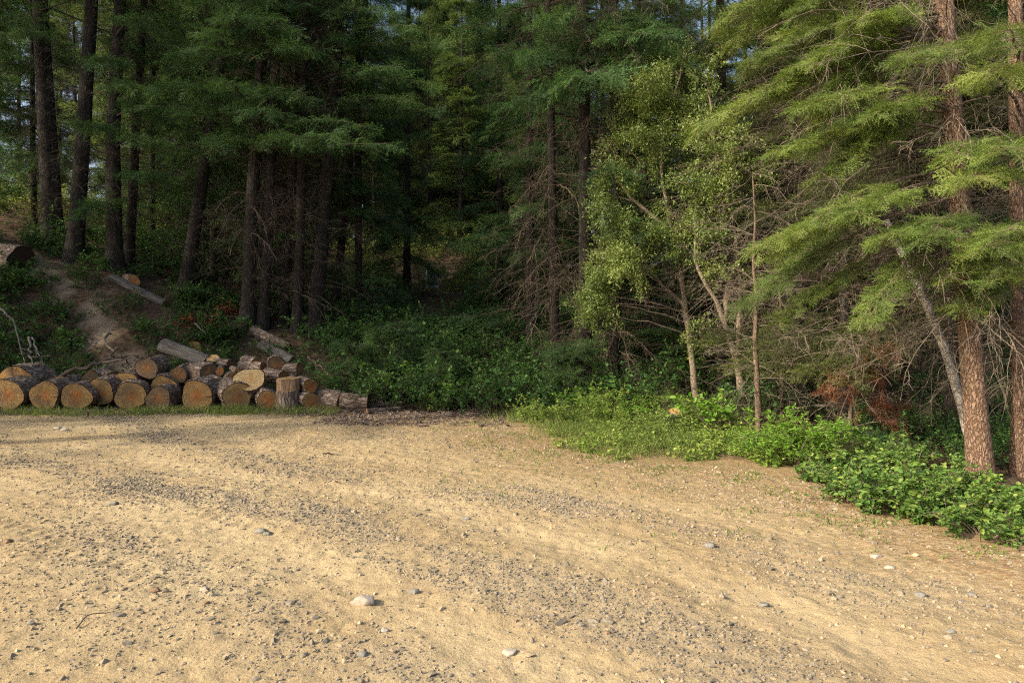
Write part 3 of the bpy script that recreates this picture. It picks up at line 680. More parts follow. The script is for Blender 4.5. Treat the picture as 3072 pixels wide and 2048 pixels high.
# ------------------------------------------------------------------ conifers
def trunk_mesh(name, mat, Ht, seed, sides=20, K=40, curve=.25, flare=.55, top=.12):
    """unit radius at breast height; scaled per tree"""
    q = np.random.default_rng(seed); z = np.linspace(-.5, Ht, K); t = np.clip(z/Ht, 0, 1)
    a = np.arange(sides)*2*math.pi/sides
    r = (1-(1-top)*t**.9)*(1+flare*np.exp(-np.maximum(z, 0)/.28))
    rid = 1+.07*(fbm(np.cos(a)[None]*3+z[:, None]*.15+seed, np.sin(a)[None]*3+z[:, None]*.5, seed, 3)-.5)*2
    rid = rid+.05*(vn(np.broadcast_to(np.arange(sides)*1.0, (K, sides)), z[:, None]*2.5+0*a, seed)-.5)
    cxx = np.interp(z, np.linspace(-.5, Ht, 7), q.normal(0, curve, 7)*np.linspace(0, 1, 7)**.5); cyy = np.interp(z, np.linspace(-.5, Ht, 7), q.normal(0, curve, 7)*np.linspace(0, 1, 7)**.5)
    V = np.stack([cxx[:, None]+r[:, None]*rid*np.cos(a), cyy[:, None]+r[:, None]*rid*np.sin(a), z[:, None]+0*a], -1)
    I = np.arange(K*sides).reshape(K, sides); J = np.roll(I, -1, 1)
    m2 = MB(); m2.add(V.reshape(-1, 3), np.stack([I[:-1], J[:-1], J[1:], I[1:]], -1).reshape(-1, 4))
    return m2.mesh(name, [mat], True)
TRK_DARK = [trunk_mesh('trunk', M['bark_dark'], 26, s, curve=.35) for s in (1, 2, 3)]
def crown_mesh(z0, z1, nl, lmax, T, sc, nsec, nsp, mat, seed, top=26, tint0=.5, droop=.07, full=False):
    m2 = MB(); q = np.random.default_rng(seed)
    z = z0+(z1-z0)*np.sort(q.uniform(0, 1, nl)**.95); ang = q.uniform(0, 6.283, nl)
    L = lmax*np.clip((top-z)/(top-z0*.5), .1, 1)**.75*q.uniform(.45, 1.1, nl)
    el = np.interp(z, [z0, z1], [-.22, .35])+q.normal(0, .1, nl)
    d = np.stack([np.cos(ang), np.sin(ang), el], -1)
    o = np.stack([.08*np.cos(ang), .08*np.sin(ang), z], -1)
    P = poly(o, d, L, 9, droop, .05, lift=.14)
    tubes(m2, P, (.008+.009*L)[:, None]*np.linspace(1, .2, 9)[None], 4, 1)
    needles_on(m2, P, T, nsec, nsp, .95, sc, .22, .05, tint0)
    return m2.mesh('crown', [mat, M['twig_dark']])
def dead_mesh(z0, z1, nl, lmax, seed, mat='twig_dark', child=8, g=4, r=.011, droop=.10):
    m2 = MB(); q = np.random.default_rng(seed); z = q.uniform(z0, z1, nl); ang = q.uniform(0, 6.283, nl)
    d = np.stack([np.cos(ang), np.sin(ang), q.normal(.05, .3, nl)], -1); o = np.stack([.1*np.cos(ang), .1*np.sin(ang), z], -1)
    twigs(m2, o, d, lmax*q.uniform(.35, 1.1, nl), r, droop, .13, child, g)
    return m2.mesh('dead_branches', [M[mat]])
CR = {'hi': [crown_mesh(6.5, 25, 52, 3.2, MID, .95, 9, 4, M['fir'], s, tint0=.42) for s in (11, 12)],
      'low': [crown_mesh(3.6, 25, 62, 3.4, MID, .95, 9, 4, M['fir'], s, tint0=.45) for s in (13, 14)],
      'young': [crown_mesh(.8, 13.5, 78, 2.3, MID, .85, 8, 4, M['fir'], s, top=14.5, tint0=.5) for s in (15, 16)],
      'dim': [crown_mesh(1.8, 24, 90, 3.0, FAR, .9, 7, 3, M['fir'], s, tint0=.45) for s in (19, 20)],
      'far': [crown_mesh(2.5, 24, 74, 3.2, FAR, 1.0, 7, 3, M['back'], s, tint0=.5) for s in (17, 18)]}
DD = [dead_mesh(1.2, 13, 150, 2.5, s, 'twig_dark', 8, 4, .008, .12) for s in (21, 22)]
DDF = [dead_mesh(1.0, 14, 90, 2.2, 23, child=6, g=3, r=.014)]
def conifer(base, lean, r, label, crown, k, group=None, Hs=1., dead=True, trunk=None, name='conifer_tree', cat='tree', rot=None):
    t = thing(name, label, cat, base, (-lean[1], lean[0], 0), group)
    z = random.uniform(0, 6.28) if rot is None else rot
    a = link('trunk', (trunk or TRK_DARK)[k % len(trunk or TRK_DARK)], t); a.scale = (r, r, Hs); a.rotation_euler = (0, 0, z)
    if crown:
        c = link('crown', CR[crown][k % 2], t); c.scale = (1, 1, Hs); c.rotation_euler = (0, 0, z+k)
    if dead:
        d = link('dead_branches', (DDF if crown in ('far', 'dim') else DD)[k % len(DDF if crown in ('far', 'dim') else DD)], t); d.scale = (1, 1, Hs); d.rotation_euler = (0, 0, z*1.7)
    return t
GF = 'dark conifers along the edge of the clearing'
# base px, base py, trunk width px, px where it leaves the top of the photo, crown, label, forced depth
TR = [
 (163, 735, 62, 118, 'hi', 'thick dark conifer at the top of the bank, leftmost of the big trunks', None),
 (222, 775, 50, 272, 'hi', 'dark conifer leaning slightly right just beside the leftmost thick trunk', None),
 (345, 806, 48, 342, 'hi', 'straight dark conifer rising behind the sandy slope', None),
 (386, 797, 30, 442, None, 'thin trunk leaning away from the straight conifer by the sandy slope', None),
 (551, 872, 42, 682, 'low', 'strongly right leaning dark conifer above the bank', None),
 (742, 985, 46, 792, 'hi', 'grey barked conifer nearest the log pile, first of the middle cluster', None),
 (788, 985, 38, 836, 'hi', 'dark trunk touching the grey barked conifer on its right', None),
 (850, 972, 30, 905, None, 'slender dark trunk between the pairs in the middle cluster', None),
 (890, 1000, 33, 932, 'hi', 'straight dark trunk left of the stoutest one in the middle cluster', None),
 (938, 1008, 52, 1022, 'hi', 'stoutest blackish trunk of the middle cluster', None),
 (1000, 965, 28, 1098, None, 'slim right leaning trunk at the right of the middle cluster', None),
 (1221, 890, 24, 1226, 'young', 'thin lone dark fir trunk left of the green utility box', None),
 (1668, 1170, 34, 1646, 'hi', 'tall dark conifer with arching dead limbs, left of the central pair', 16.6),
 (1757, 1236, 46, 1752, 'low', 'thick grey conifer rising straight up behind the leafy willow', 14.5),
 (1841, 1236, 38, 1852, None, 'shorter shaded trunk half hidden behind the willow leaves', 14.6),
 (2166, 1225, 42, 2168, 'hi', 'dark conifer standing between the two sunlit willow stems', 16.5),
 (2052, 1150, 30, 2052, 'hi', 'far dark trunk showing above the top of the willow', 23.),
 (2533, 1300, 30, 2540, None, 'shaded thin trunk behind the rust red dead sapling', 10.6),
]
for k, (bx, by, w, tx, cr, lb, Yd) in enumerate(TR):
    if Yd: p = np.array([(bx-1536)/F*Yd, Yd, 0]); p[2] = H(p[0], p[1])
    else: p = onground(bx, by, 15)
    hz = CAMZ+HOR/F*p[1]; lean = (((tx-1536)/F*p[1]-p[0])/(hz-p[2]), random.uniform(-.02, .02))
    conifer(p-[0, 0, .1], lean, w/2*p[1]/F*.95, lb, cr, k, GF)
# fuller young firs behind, closing the middle of the wood
for k, (bx, Yd, hs, lb) in enumerate([(1075, 22, 1.1, 'full crowned green fir right of the middle cluster of trunks'), 
                                  (1500, 26, 1.15, 'dense fir standing in the dark right of the utility box'), (640, 25, 1.1, 'bushy fir behind the right leaning conifer'),
                                  (455, 27, 1.0, 'bushy fir seen between the straight and the right leaning conifers'), (1590, 19, 1.05, 'drooping fir just left of the tall conifer with arching dead limbs'),
        (1940, 18.5, .52, 'half grown fir hidden behind the left of the leafy willow'), (2045, 20.5, .58, 'half grown fir showing through the gaps of the leafy willow'), (2125, 19, .5, 'half grown fir between the two willow stems'), (2235, 21, .55, 'half grown fir behind the crown of the forked willow'), (2325, 18, .5, 'half grown fir right of the forked willow crown')]):
    x = (bx-1536)/F*Yd; conifer((x, Yd, H(x, Yd)-.1), (0, 0), .13, lb, 'young', k, 'full crowned firs inside the wood', hs, False, name='fir_tree')
# wood beyond: single trees, loosely spaced
BG = []
rb = np.random.default_rng(77); tries = 0
while len(BG) < 125 and tries < 20000:
    tries += 1
    Yd = 20+42*rb.uniform(0, 1)**1.2; px = rb.uniform(-350, 3400)
    x = (px-1536)/F*Yd
    if px < 330 and Yd < 50 and rb.uniform() < .88: continue
    if 600 < px < 1560 and 29 < Yd < 46: continue
    if 900 < px < 1750 and Yd < 29: continue
    if 1700 < px < 2330 and rb.uniform() < .62: continue
    if px < 720 and Yd < 26: continue
    if 1185 < px < 1480 and Yd < 40: continue
    if 1960 < px < 2320 and (Yd < 28 or rb.uniform() < .3): continue
    if any(math.hypot(x-q[0], Yd-q[1]) < 2.3 for q in BG): continue
    BG.append((x, Yd))
for q in range(150):
    Yd = rb.uniform(60, 98); px = rb.uniform(280, 2600) if q < 75 else rb.uniform(850, 1650)
    if not 1700 < px < 2330: BG.append(((px-1536)/F*Yd, Yd))
for k, (x, Yd) in enumerate(BG):
    side = 'behind the leftmost big trunks' if x/Yd < -.5 else ('behind the middle cluster of trunks' if x/Yd < -.2 else ('around and beyond the utility box' if x/Yd < .1 else 'beyond the sunlit willows and firs'))
    conifer((x, Yd, H(x, Yd)-.15), (rb.normal(0, .015), 0), rb.uniform(.10, .22), f'conifer deep in the wood {side}', 'dim' if Yd < 36 else 'far', k, 'conifers deep in the wood', rb.uniform(.75, 1.05), True)
# conifers left of the photo, whose shade falls on the pile and the trunks
OFF = [(-20, 4.0, 1.2, 'hi'), (-20, 6.9, .95, 'hi'), (-21, 8.6, 1.0, 'hi'), (-19, 11.0, 1.02, 'low'), (-23, 12, 1.1, 'low'), (-18.5, 14.5, 1.02, 'low'), (-22.5, 16, 1.1, 'low'), (-19.5, 18.5, 1.0, 'low'), (-25, 9.5, 1.12, 'low'), (-26, 19, 1.1, 'low'), (-24, 22.5, 1.0, 'low'), (-27, 14, 1.15, 'low'), (-17.2, 16.2, 1.0, 'low'), (-16.8, 20.5, 1.0, 'low'), (-25.5, 4.6, .9, 'hi'), (-29, 17, 1.1, 'low'), (-28, 10.5, 1.1, 'low')]
for k, (x, y, hs, cr) in enumerate(OFF):
    t = conifer((x, y, H(x, y)-.1), (0, 0), .28, 'tall shading conifer left of the log pile outside the photo', cr, k, 'conifers left of the clearing', hs, False)

# --- named live limbs hanging in front of the shaded trunks (belong to the grey barked conifer and its neighbours)
def limbs_to(mb, org, tips, T, sag, nsec, nsp, seclen, sc, tint0, r=.03, start=.2, K=10):
    P = bez(np.array(org), np.array(tips), sag*rng.uniform(.2, 1.7, len(org)), K)
    tubes(mb, P, r*np.linspace(1, .2, K)[None], 5, 1)
    needles_on(mb, P, T, nsec, nsp, seclen, sc, start, .05, tint0)
def add_limbs(tree, mesh_name, org, tips, T, sag, nsec, nsp, seclen, sc, tint0, mats, start=.2, r=.03):
    m2 = MB(); limbs_to(m2, org, tips, T, sag, nsec, nsp, seclen, sc, tint0, r, start)
    o = link(mesh_name, m2.mesh(mesh_name, mats)); o.parent = tree
    bpy.context.view_layer.update(); o.matrix_parent_inverse = tree.matrix_world.inverted(); return o
trees = [o for o in bpy.data.objects if o.get('group') == GF]
def hang(i, items, dep, tint0=.55, T=MID, sc=.9):
    t = trees[i]; bx = t.location; org = []; tips = []
    for tx, ty, dy in items:
        tip = at(tx, ty, bx.y-dy); f = (tx-((bx.x/bx.y)*F+1536))
        org.append((bx.x+.05, bx.y, tip[2]+.25+.0006*abs(f))); tips.append(tip)
    add_limbs(t, 'crown', org, tips, T, .35, 16, 4, .8, sc, tint0, [M['fir'], M['twig_dark']])
hang(5, [(1180, 430, 2.6), (1100, 380, 2.2), (1010, 400, 2.8), (940, 300, 1.8), (560, 320, 1.6), (500, 250, 1.8), (880, 130, 2.0), (620, 100, 2.0), (840, 60, 2.4), (700, 40, 2.6), (640, 420, 2.2), (520, 160, 1.4), (900, 410, 3.0), (780, 330, 2.8), (680, 240, 2.6)], 0)
hang(2, [(480, 320, 1.8), (300, 180, 1.6), (420, 260, 2.0), (250, 370, 1.6), (470, 520, 1.6), (430, 60, 1.6), (250, 640, 1.2), (450, 420, 1.8)], 0)
hang(9, [(1250, 80, 2.4), (1200, 200, 2.2), (1290, 250, 1.6), (1330, 130, 1.6), (1180, 40, 2.0), (1310, 330, 1.4), (1240, 300, 2.0)], 0)
hang(13, [(1600, 170, 1.0), (1900, 190, .8), (1650, 60, 1.2), (1850, 90, 1.2), (1950, 80, .6), (1560, 300, .8), (1700, 260, 1.4), (2000, 230, .4)], 0, .5)

# dead limbs arching out of the tall conifer and the thick grey one
for i, items in ((12, [(1560, 700), (1590, 780), (1570, 860), (1600, 960), (1620, 640), (1610, 560), (1580, 1030), (1745, 640), (1540, 620)]), (14, [(1780, 1090), (1890, 1110), (1930, 1150), (1800, 1180), (1960, 1080), (1770, 1000)]), (5, [(690, 760), (660, 700), (800, 700), (830, 780), (640, 640)])):
    t = trees[i]; m2 = MB(); org = []; tips = []
    for tx, ty in items:
        tip = at(tx, ty, t.location.y-random.uniform(.6, 1.6)); org.append((t.location.x, t.location.y, tip[2]+random.uniform(.5, 1.1))); tips.append(tip)
    P = bez(np.array(org), np.array(tips), .45, 12); tubes(m2, P, .015*np.linspace(1, .3, 12)[None], 4, 0)
    n = 12; ii = np.repeat(np.arange(len(P)), n); q, tn = samp(P, ii, rng.uniform(.15, 1, len(ii)))
    twigs(m2, q, tn*.5+rng.normal(0, .5, (len(ii), 3))-UP*.3, rng.uniform(.15, .6, len(ii)), .005, .12, .12, 4, 0)
    o = link('dead_branches', m2.mesh('dead_branches', [M['twig']])); o.parent = t; bpy.context.view_layer.update(); o.matrix_parent_inverse = t.matrix_world.inverted()

# --- the sunlit fir at the right
YF = 7.55; bF = np.array([(2945-1536)/F*YF, YF, 0]); bF[2] = H(bF[0], bF[1])-.05
lean = ((2835-1536)/F*YF-bF[0])/(CAMZ+HOR/F*YF)
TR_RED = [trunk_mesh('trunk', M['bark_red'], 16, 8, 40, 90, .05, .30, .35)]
def fir_trunk(base, leanx, r, label, group=None, name='fir_tree'):
    t = thing(name, label, 'tree', base, (0, leanx, 0), group); a = link('trunk', TR_RED[0], t); a.scale = (r, r, 1); return t
firR = fir_trunk(bF, lean, .121, 'big sunlit fir with reddish brown bark at the right edge', 'sunlit firs on the right')
def trunk_at(b, ln, z): return np.array([b[0]+ln*(z-b[2]), b[1], z])
# tip px, tip py, tip depth, rise of the limb root above its tip (m)
LR = [(2096, 379, 8.2, .55), (2160, 72, 8.4, .5), (2275, 738, 7.6, .75), (2335, 456, 7.4, .6), (2466, 170, 7.2, .2), (2560, 60, 7.0, .1), (2400, 20, 7.6, .3), (2250, 180, 7.9, .5),
      (2665, 706, 6.6, .35), (2795, 712, 6.3, .3), (2222, 916, 8.1, 1.2), (2336, 955, 8.2, 1.1), (2600, 950, 7.1, .9), (2400, 690, 7.2, .7), (2180, 330, 8.5, .5), (2420, 310, 7.1, .4), (2620, 340, 6.9, .2),
      (2560, 640, 6.8, .45), (2300, 40, 8.6, .4), (2330, 760, 7.9, .8), (2420, 440, 7.9, .5), (2300, 850, 8.6, 1.1),
      (2350, 110, 8.0, .4), (2500, 250, 7.6, .3), (2650, 60, 7.4, .1), (2200, 120, 8.6, .5), (2450, 370, 8.2, .4), (2300, 280, 8.3, .4), (2590, 180, 7.8, .2), (2380, 210, 7.7, .4), (2480, 520, 7.4, .5), (2560, 420, 7.5, .3)]
org = []; tips = []
for tx, ty, yd, up in LR:
    tip = at(tx, ty, yd); org.append(trunk_at(bF, lean, min(tip[2]+up, 7.5))); tips.append(tip)
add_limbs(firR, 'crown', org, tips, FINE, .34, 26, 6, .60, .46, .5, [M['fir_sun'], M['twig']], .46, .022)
# bare inner limbs of the same fir
m2 = MB(); n = 75; z = rng.uniform(1.5, 6.5, n); ang = rng.uniform(1.9, 4.6, n); o = np.stack([trunk_at(bF, lean, q) for q in z])
twigs(m2, o, np.stack([np.cos(ang), np.sin(ang)*.9, rng.normal(-.05, .22, n)], -1), rng.uniform(.9, 2.7, n), .0075, .09, .14, 10, 5)
o_ = link('dead_branches', m2.mesh('dead_branches', [M['twig_warm']])); o_.parent = firR; bpy.context.view_layer.update(); o_.matrix_parent_inverse = firR.matrix_world.inverted()
# the fir at the very edge, its limbs reach in from the right
bE = np.array([(3062-1536)/F*7.7, 7.7, 0]); bE[2] = H(bE[0], bE[1])-.05
firE = fir_trunk(bE, -.01, .088, 'fir trunk cut off by the right edge beside the big sunlit fir', 'sunlit firs on the right')
LE = [(2740, 155, 6.2, .3), (2862, 462, 6.1, .3), (2910, 530, 5.9, .4), (2872, 818, 6.6, .4), (2960, 210, 5.8, .2), (3000, 440, 5.6, .3), (2990, 840, 6.2, .4), (2960, 740, 5.7, .3), (3030, 690, 5.6, .3), (3030, 90, 5.6, .2), (2890, 915, 6.9, .5)]
org = []; tips = []
for tx, ty, yd, up in LE:
    tip = at(tx, ty, yd); org.append(np.array([bE[0]+.0, bE[1], tip[2]+up])); tips.append(tip)
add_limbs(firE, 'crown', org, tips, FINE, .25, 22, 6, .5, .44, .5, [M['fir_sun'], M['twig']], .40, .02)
m2 = MB(); n = 34; z = rng.uniform(1.5, 5.2, n); ang = rng.uniform(2.2, 4.4, n); o = np.stack([bE+[0, 0, q] for q in z])
twigs(m2, o, np.stack([np.cos(ang), np.sin(ang), rng.normal(.0, .25, n)], -1), rng.uniform(.6, 1.8, n), .007, .08, .15, 9, 4)
o_ = link('dead_branches', m2.mesh('dead_branches', [M['twig_warm']])); o_.parent = firE; bpy.context.view_layer.update(); o_.matrix_parent_inverse = firE.matrix_world.inverted()
# firs standing behind, filling the right of the wood
CR['side'] = [crown_mesh(1.6, 11.5, 64, 2.2, MID, .8, 9, 4, M['fir_olive'], s, top=13, tint0=.4) for s in (31, 32)]
DDR = [dead_mesh(.5, 7.5, 110, 1.9, 24, 'twig_dark', 9, 5, .007, .12), dead_mesh(.4, 6, 90, 1.7, 25, 'twig', 9, 5, .006, .12)]
for k, (bx, Yd, lb) in enumerate([(2640, 11.0, 'fir with dry brown inner branches behind the leaning white birch'), (2860, 10.2, 'shaded fir behind the big sunlit fir'), (2400, 12.8, 'fir behind the bare pole with dead twigs'), (3090, 9.6, 'dim fir behind the trunk at the right edge'), (2720, 14.5, 'darker fir farther back on the right'), (2290, 15.5, 'dark fir behind the forked willow')]):
    x = (bx-1536)/F*Yd; t = conifer((x, Yd, H(x, Yd)-.1), (0, 0), .11, lb, 'side', k, 'firs in the thicket on the right', 1.0, False, name='fir_tree')
    d_ = link('dead_branches', DDR[k % 2], t); d_.rotation_euler = (0, 0, k*1.3)

# leaning white birch
def stem(t, pts, r0, r1, mat, name='trunk', sides=10):
    pts = np.array(pts, float); o = np.array(t.location); K = 22
    k = np.linspace(0, 1, len(pts)); tt = np.linspace(0, 1, K)
    P = np.stack([np.interp(tt, k, pts[:, i]) for i in range(3)], -1)
    P[1:-1] = (P[:-2]+2*P[1:-1]+P[2:])/4; P += rng.normal(0, r0*.10, P.shape)
    m2 = MB(); tubes(m2, (P-o)[None], (np.linspace(r0, r1, K)*(1+.12*rng.normal(0, 1, K)*.5))[None], sides)
    return link(name, m2.mesh(name, [mat], True), t), P
bb = onground(2945, 1440, 4); bb = np.array([(2925-1536)/F*8.9, 8.9, H(6, 8.9)])
t = thing('birch_tree', 'slender white barked birch leaning left behind the big sunlit fir', 'tree', bb)
stem(t, [bb-[0, 0, .1], at(2880, 1191, 8.9), at(2820, 1010, 8.9), at(2772, 900, 8.9), at(2727, 808, 8.9), at(2690, 730, 9.0), at(2660, 660, 9.1)], .058, .04, M['birch'])
m2 = MB(); n = 26; k = rng.uniform(0, 1, n)[:, None]; o = at(2820, 1010, 8.9)*(1-k)+at(2600, 560, 9.3)*k-bb
twigs(m2, o, rng.normal(0, 1, (n, 3))*[1, .7, .5], rng.uniform(.5, 1.4, n), .006, .08, .16, 7, 3)
link('twigs', m2.mesh('twigs', [M['twig_warm']]), t)

# ------------------------------------------------------------------ willows and poles in the sun
YW = 13.3
def broadleaf(name, label, stems, clusters, mat, r, nleaf=430, cat='tree', group=None, bark='bark_grey', depthj=.7):
    base = np.array(stems[0][0]); t = thing(name, label, cat, base, group=group)
    allp = []
    for q, (pts, ra, rb_) in enumerate([(s, r*(1 if i == 0 else .6), r*.25) for i, s in enumerate(stems)]):
        _, P = stem(t, pts, ra, rb_, M[bark], 'trunk' if q == 0 else 'limb'); allp.append(P[4:])
    A = np.concatenate(allp); lm = MB(); bm = lm
    for cx_, cy_, cr_ in clusters:
        Yd = base[1]+rng.uniform(-depthj, depthj); c = at(cx_, cy_, Yd); R = cr_*1.22*Yd/F
        # feed branch from the nearest lower stem point
        dist = np.linalg.norm(A-c, axis=1)+np.maximum(0, A[:, 2]-c[2]+.2)*3; s = A[np.argmin(dist)]
        P = bez(s[None]-base, (c-base)[None], .15, 8); tubes(bm, P, np.linspace(.016, .006, 8)[None], 4, 1)
        ns = 9; tw = poly(np.repeat((c-base)[None], ns, 0)+rng.normal(0, R*.3, (ns, 3)), rng.normal(0, 1, (ns, 3))+UP*.3, R*rng.uniform(.8, 1.7, ns), 6, .03, .2)
        tubes(bm, tw, np.linspace(.005, .002, 6)[None], 3, 1)
        n = int(nleaf*2.6*(R/.3)**2*.75); j = rng.integers(0, ns, n); p, tn = samp(tw, j, rng.uniform(0, 1, n)**.7)
        p = p+rng.normal(0, R*.19, (n, 3))
        leaves(lm, p, tn*.6+rng.normal(0, .6, (n, 3)), UP+rng.normal(0, .7, (n, 3)), rng.uniform(.034, .074, n), .25, .10, np.clip(rng.normal(.5, .2, n)+rng.normal(0, .1), 0, 1))
    link('crown', lm.mesh('crown', [mat, M['twig_warm']]), t)
    return t
z6 = lambda L: [(1600+.51*x, .51*y, .51*r) for x, y, r in L]; z8 = lambda L: [(1700+.446*x, 700+.446*y, .446*r) for x, y, r in L]
C1 = z6([(890, 330, 60), (740, 400, 80), (640, 480, 90), (560, 600, 100), (700, 650, 120), (850, 560, 110), (520, 740, 80), (620, 820, 100), (480, 900, 80), (460, 1000, 70), (560, 1080, 80), (380, 1150, 95), (400, 1240, 85), (800, 480, 90), (760, 760, 90), (700, 560, 110), (620, 700, 110), (800, 680, 100), (560, 1250, 100), (650, 1350, 90), (540, 1480, 100), (480, 1380, 70), (700, 950, 80), (900, 440, 70)])+z8([(400, 130, 120), (330, 220, 120), (230, 330, 115), (180, 420, 115), (160, 540, 85), (260, 480, 85), (480, 250, 90), (120, 470, 70), (300, 380, 80)])
C2 = z6([(880, 700, 100), (1000, 480, 60), (1060, 400, 45), (1000, 900, 70), (940, 1080, 90), (1080, 1020, 100), (1150, 1130, 90), (1000, 1200, 90), (760, 1380, 100), (1000, 1400, 100), (1120, 1300, 90), (1250, 1130, 60), (900, 1500, 90), (900, 1250, 80), (1350, 1220, 60), (1200, 1400, 70), (980, 760, 80), (920, 1000, 70), (1050, 700, 80), (1150, 800, 80), (1250, 900, 70), (1300, 1000, 70), (1100, 900, 80), (1350, 1050, 60), (1200, 1000, 80), (950, 620, 80)])+z8([(900, 620, 55), (830, 740, 45), (960, 750, 45), (1230, 300, 70), (1000, 200, 80), (1150, 560, 45)])
b1 = onground(2093, 1254, 8); b1 = np.array([(2093-1536)/F*YW, YW, H(3.6, YW)])
tW1 = broadleaf('willow_tree', 'leafy pale green willow with one smooth slanting stem, tallest of the sunlit ones',
          [[b1, at(2081, 1120, YW), at(2066, 990, YW), at(2052, 914, YW), at(2048, 834, YW), at(2020, 700, YW), at(1985, 560, YW), at(1985, 400, YW), at(2040, 230, YW)],
           [at(2052, 914, YW), at(1990, 860, YW), at(1952, 815, YW), at(1900, 740, YW)], [at(2020, 700, YW), at(1900, 600, YW), at(1850, 540, YW)]], C1, M['willow'], .072, group='sunlit willows')
Y2 = 12.6; b2 = np.array([(2242-1536)/F*Y2, Y2, H(4.3, Y2)])
tW2 = broadleaf('willow_tree', 'willow with a crooked forked stem and thin yellowing leaves, right of the slanting one',
          [[b2, at(2225, 1180, Y2), at(2217, 1101, Y2), at(2195, 1030, Y2), at(2173, 968, Y2), at(2150, 900, Y2), at(2110, 847, Y2), at(2080, 760, Y2), at(2090, 600, Y2)],
           [at(2210, 1070, Y2), at(2216, 990, Y2), at(2220, 900, Y2), at(2222, 834, Y2), at(2200, 650, Y2), at(2150, 500, Y2), at(2130, 300, Y2)],
           [at(2173, 968, Y2), at(2185, 850, Y2), at(2250, 700, Y2), at(2280, 560, Y2)]], C2, M['willow'], .082, group='sunlit willows')
for tt, b0, n, zs, xs0 in ((tW1, b1, 70, (2.4, 4.4), 2030), (tW2, b2, 150, (1.5, 5.0), 2230)):
    m2 = MB(); z = rng.uniform(*zs, n); o = np.stack([(xs0-1536)/F*b0[1]+rng.normal(0, .28, n)-b0[0], rng.normal(0, .25, n), z-b0[2]], -1)
    twigs(m2, o, rng.normal(0, 1, (n, 3))*[1, .7, .45], rng.uniform(.5, 1.5, n), .0075, .06, .17, 7, 3)
    link('twigs', m2.mesh('twigs', [M['twig_warm']]), tt)
def pole(label, pts, r, zt, n, name='bare_tree', bark='bark_pole', L=(.4, 1.3)):
    b0 = np.array(pts[0]); t = thing(name, label, 'tree', b0, group='bare poles beside the willows'); _, P = stem(t, pts, r, r*.22, M[bark])
    m2 = MB(); i = rng.integers(3, len(P), n); o = P[i]-b0
    ang = rng.uniform(0, 6.28, n); twigs(m2, o, np.stack([np.cos(ang), np.sin(ang)*.7, rng.normal(.05, .3, n)], -1), rng.uniform(*L, n), .0075, .07, .15, 7, 3)
    link('twigs', m2.mesh('twigs', [M['twig_warm']]), t); return t
Y3 = 10.6; pole('straight bare trunk with rough brown bark right of the forked willow', [(((2278-1536)/F*Y3), Y3, H(3.8, Y3)-.05), at(2272, 1150, Y3), at(2264, 1010, Y3), at(2270, 900, Y3), at(2260, 780, Y3), at(2266, 650, Y3), at(2256, 520, Y3)], .048, 0, 70)
Y4 = 12.2; pole('thinnest straight bare pole standing behind the bright green bush', [(((2345-1536)/F*Y4), Y4, H(4.8, Y4)-.05), at(2344, 1150, Y4), at(2342, 963, Y4), at(2338, 800, Y4)], .045, 0, 46)
Y5 = 9.6; t = pole('dead sapling hung with rust red needles', [(((2540-1536)/F*Y5), Y5, H(4.7, Y5)-.05), at(2551, 1240, Y5), at(2560, 1150, Y5), at(2574, 1080, Y5), at(2580, 1030, Y5)], .035, 0, 34, name='dead_sapling', L=(.4, 1.0))
m2 = MB()
for cx_, cy_, cr_ in [(2640, 1050, 40), (2625, 1080, 38), (2600, 1130, 35), (2635, 1140, 34), (2515, 1135, 32), (2502, 1160, 30), (2545, 1155, 32), (2650, 1250, 45), (2690, 1270, 30), (2630, 1220, 30), (2560, 1200, 30), (2690, 1240, 24)]:
    c = at(cx_, cy_, Y5+rng.uniform(-.3, .3))-np.array(t.location); n = 17
    p = c+rng.normal(0, cr_*.5*Y5/F, (n, 3)); put_sprays(m2, FINE[0], p, rng.normal(0, 1, (n, 3))-UP*.7, rng.normal(0, 1, (n, 3)), rng.uniform(.25, .5, n), np.clip(rng.normal(.5, .2, n), 0, 1))
link('dead_needles', m2.mesh('dead_needles', [M['redleaf'], M['twig_warm']]), t)

# ------------------------------------------------------------------ shrubs, brambles, undergrowth
def shrub_mb(rx, h, nst, nlf, ln, wr, six=False, seed=1, up=.35, lean=.6, tw=.004):
    r = np.random.default_rng(seed); lm, sm = MB(), MB()
    ang = r.uniform(0, 6.283, nst); o = np.stack([np.cos(ang), np.sin(ang), 0*ang], -1)*r.uniform(0, rx*.35, (nst, 1))
    d = np.stack([np.cos(ang)*lean*r.uniform(.2, 1.3, nst), np.sin(ang)*lean*r.uniform(.2, 1.3, nst), np.ones(nst)], -1)
    P = poly(o, d, h*r.uniform(.7, 1.25, nst), 8, .10, .12); tubes(sm, P, tw*np.linspace(1.3, .5, 8)[None], 4)
    i = np.repeat(np.arange(nst), 5); p, tn = samp(P, i, r.uniform(.3, 1, len(i)))
    P2 = poly(p, tn*.5+r.normal(0, .6, (len(i), 3))+UP*.15, h*.33*r.uniform(.5, 1.2, len(i)), 5, .06, .15); tubes(sm, P2, tw*.6*np.linspace(1, .5, 5)[None], 3)
    j = r.integers(0, len(P2), nlf); q, tn2 = samp(P2, j, r.uniform(.05, 1, nlf))
    sd = norm(np.cross(tn2, UP+0*tn2))*np.where(r.uniform(0, 1, nlf) < .5, 1, -1)[:, None]
    q = q+r.normal(0, .012, q.shape)
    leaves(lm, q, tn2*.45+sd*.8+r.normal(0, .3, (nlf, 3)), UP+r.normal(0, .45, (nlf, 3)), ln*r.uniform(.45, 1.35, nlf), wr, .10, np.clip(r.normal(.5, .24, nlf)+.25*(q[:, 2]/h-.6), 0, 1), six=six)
    return lm, sm
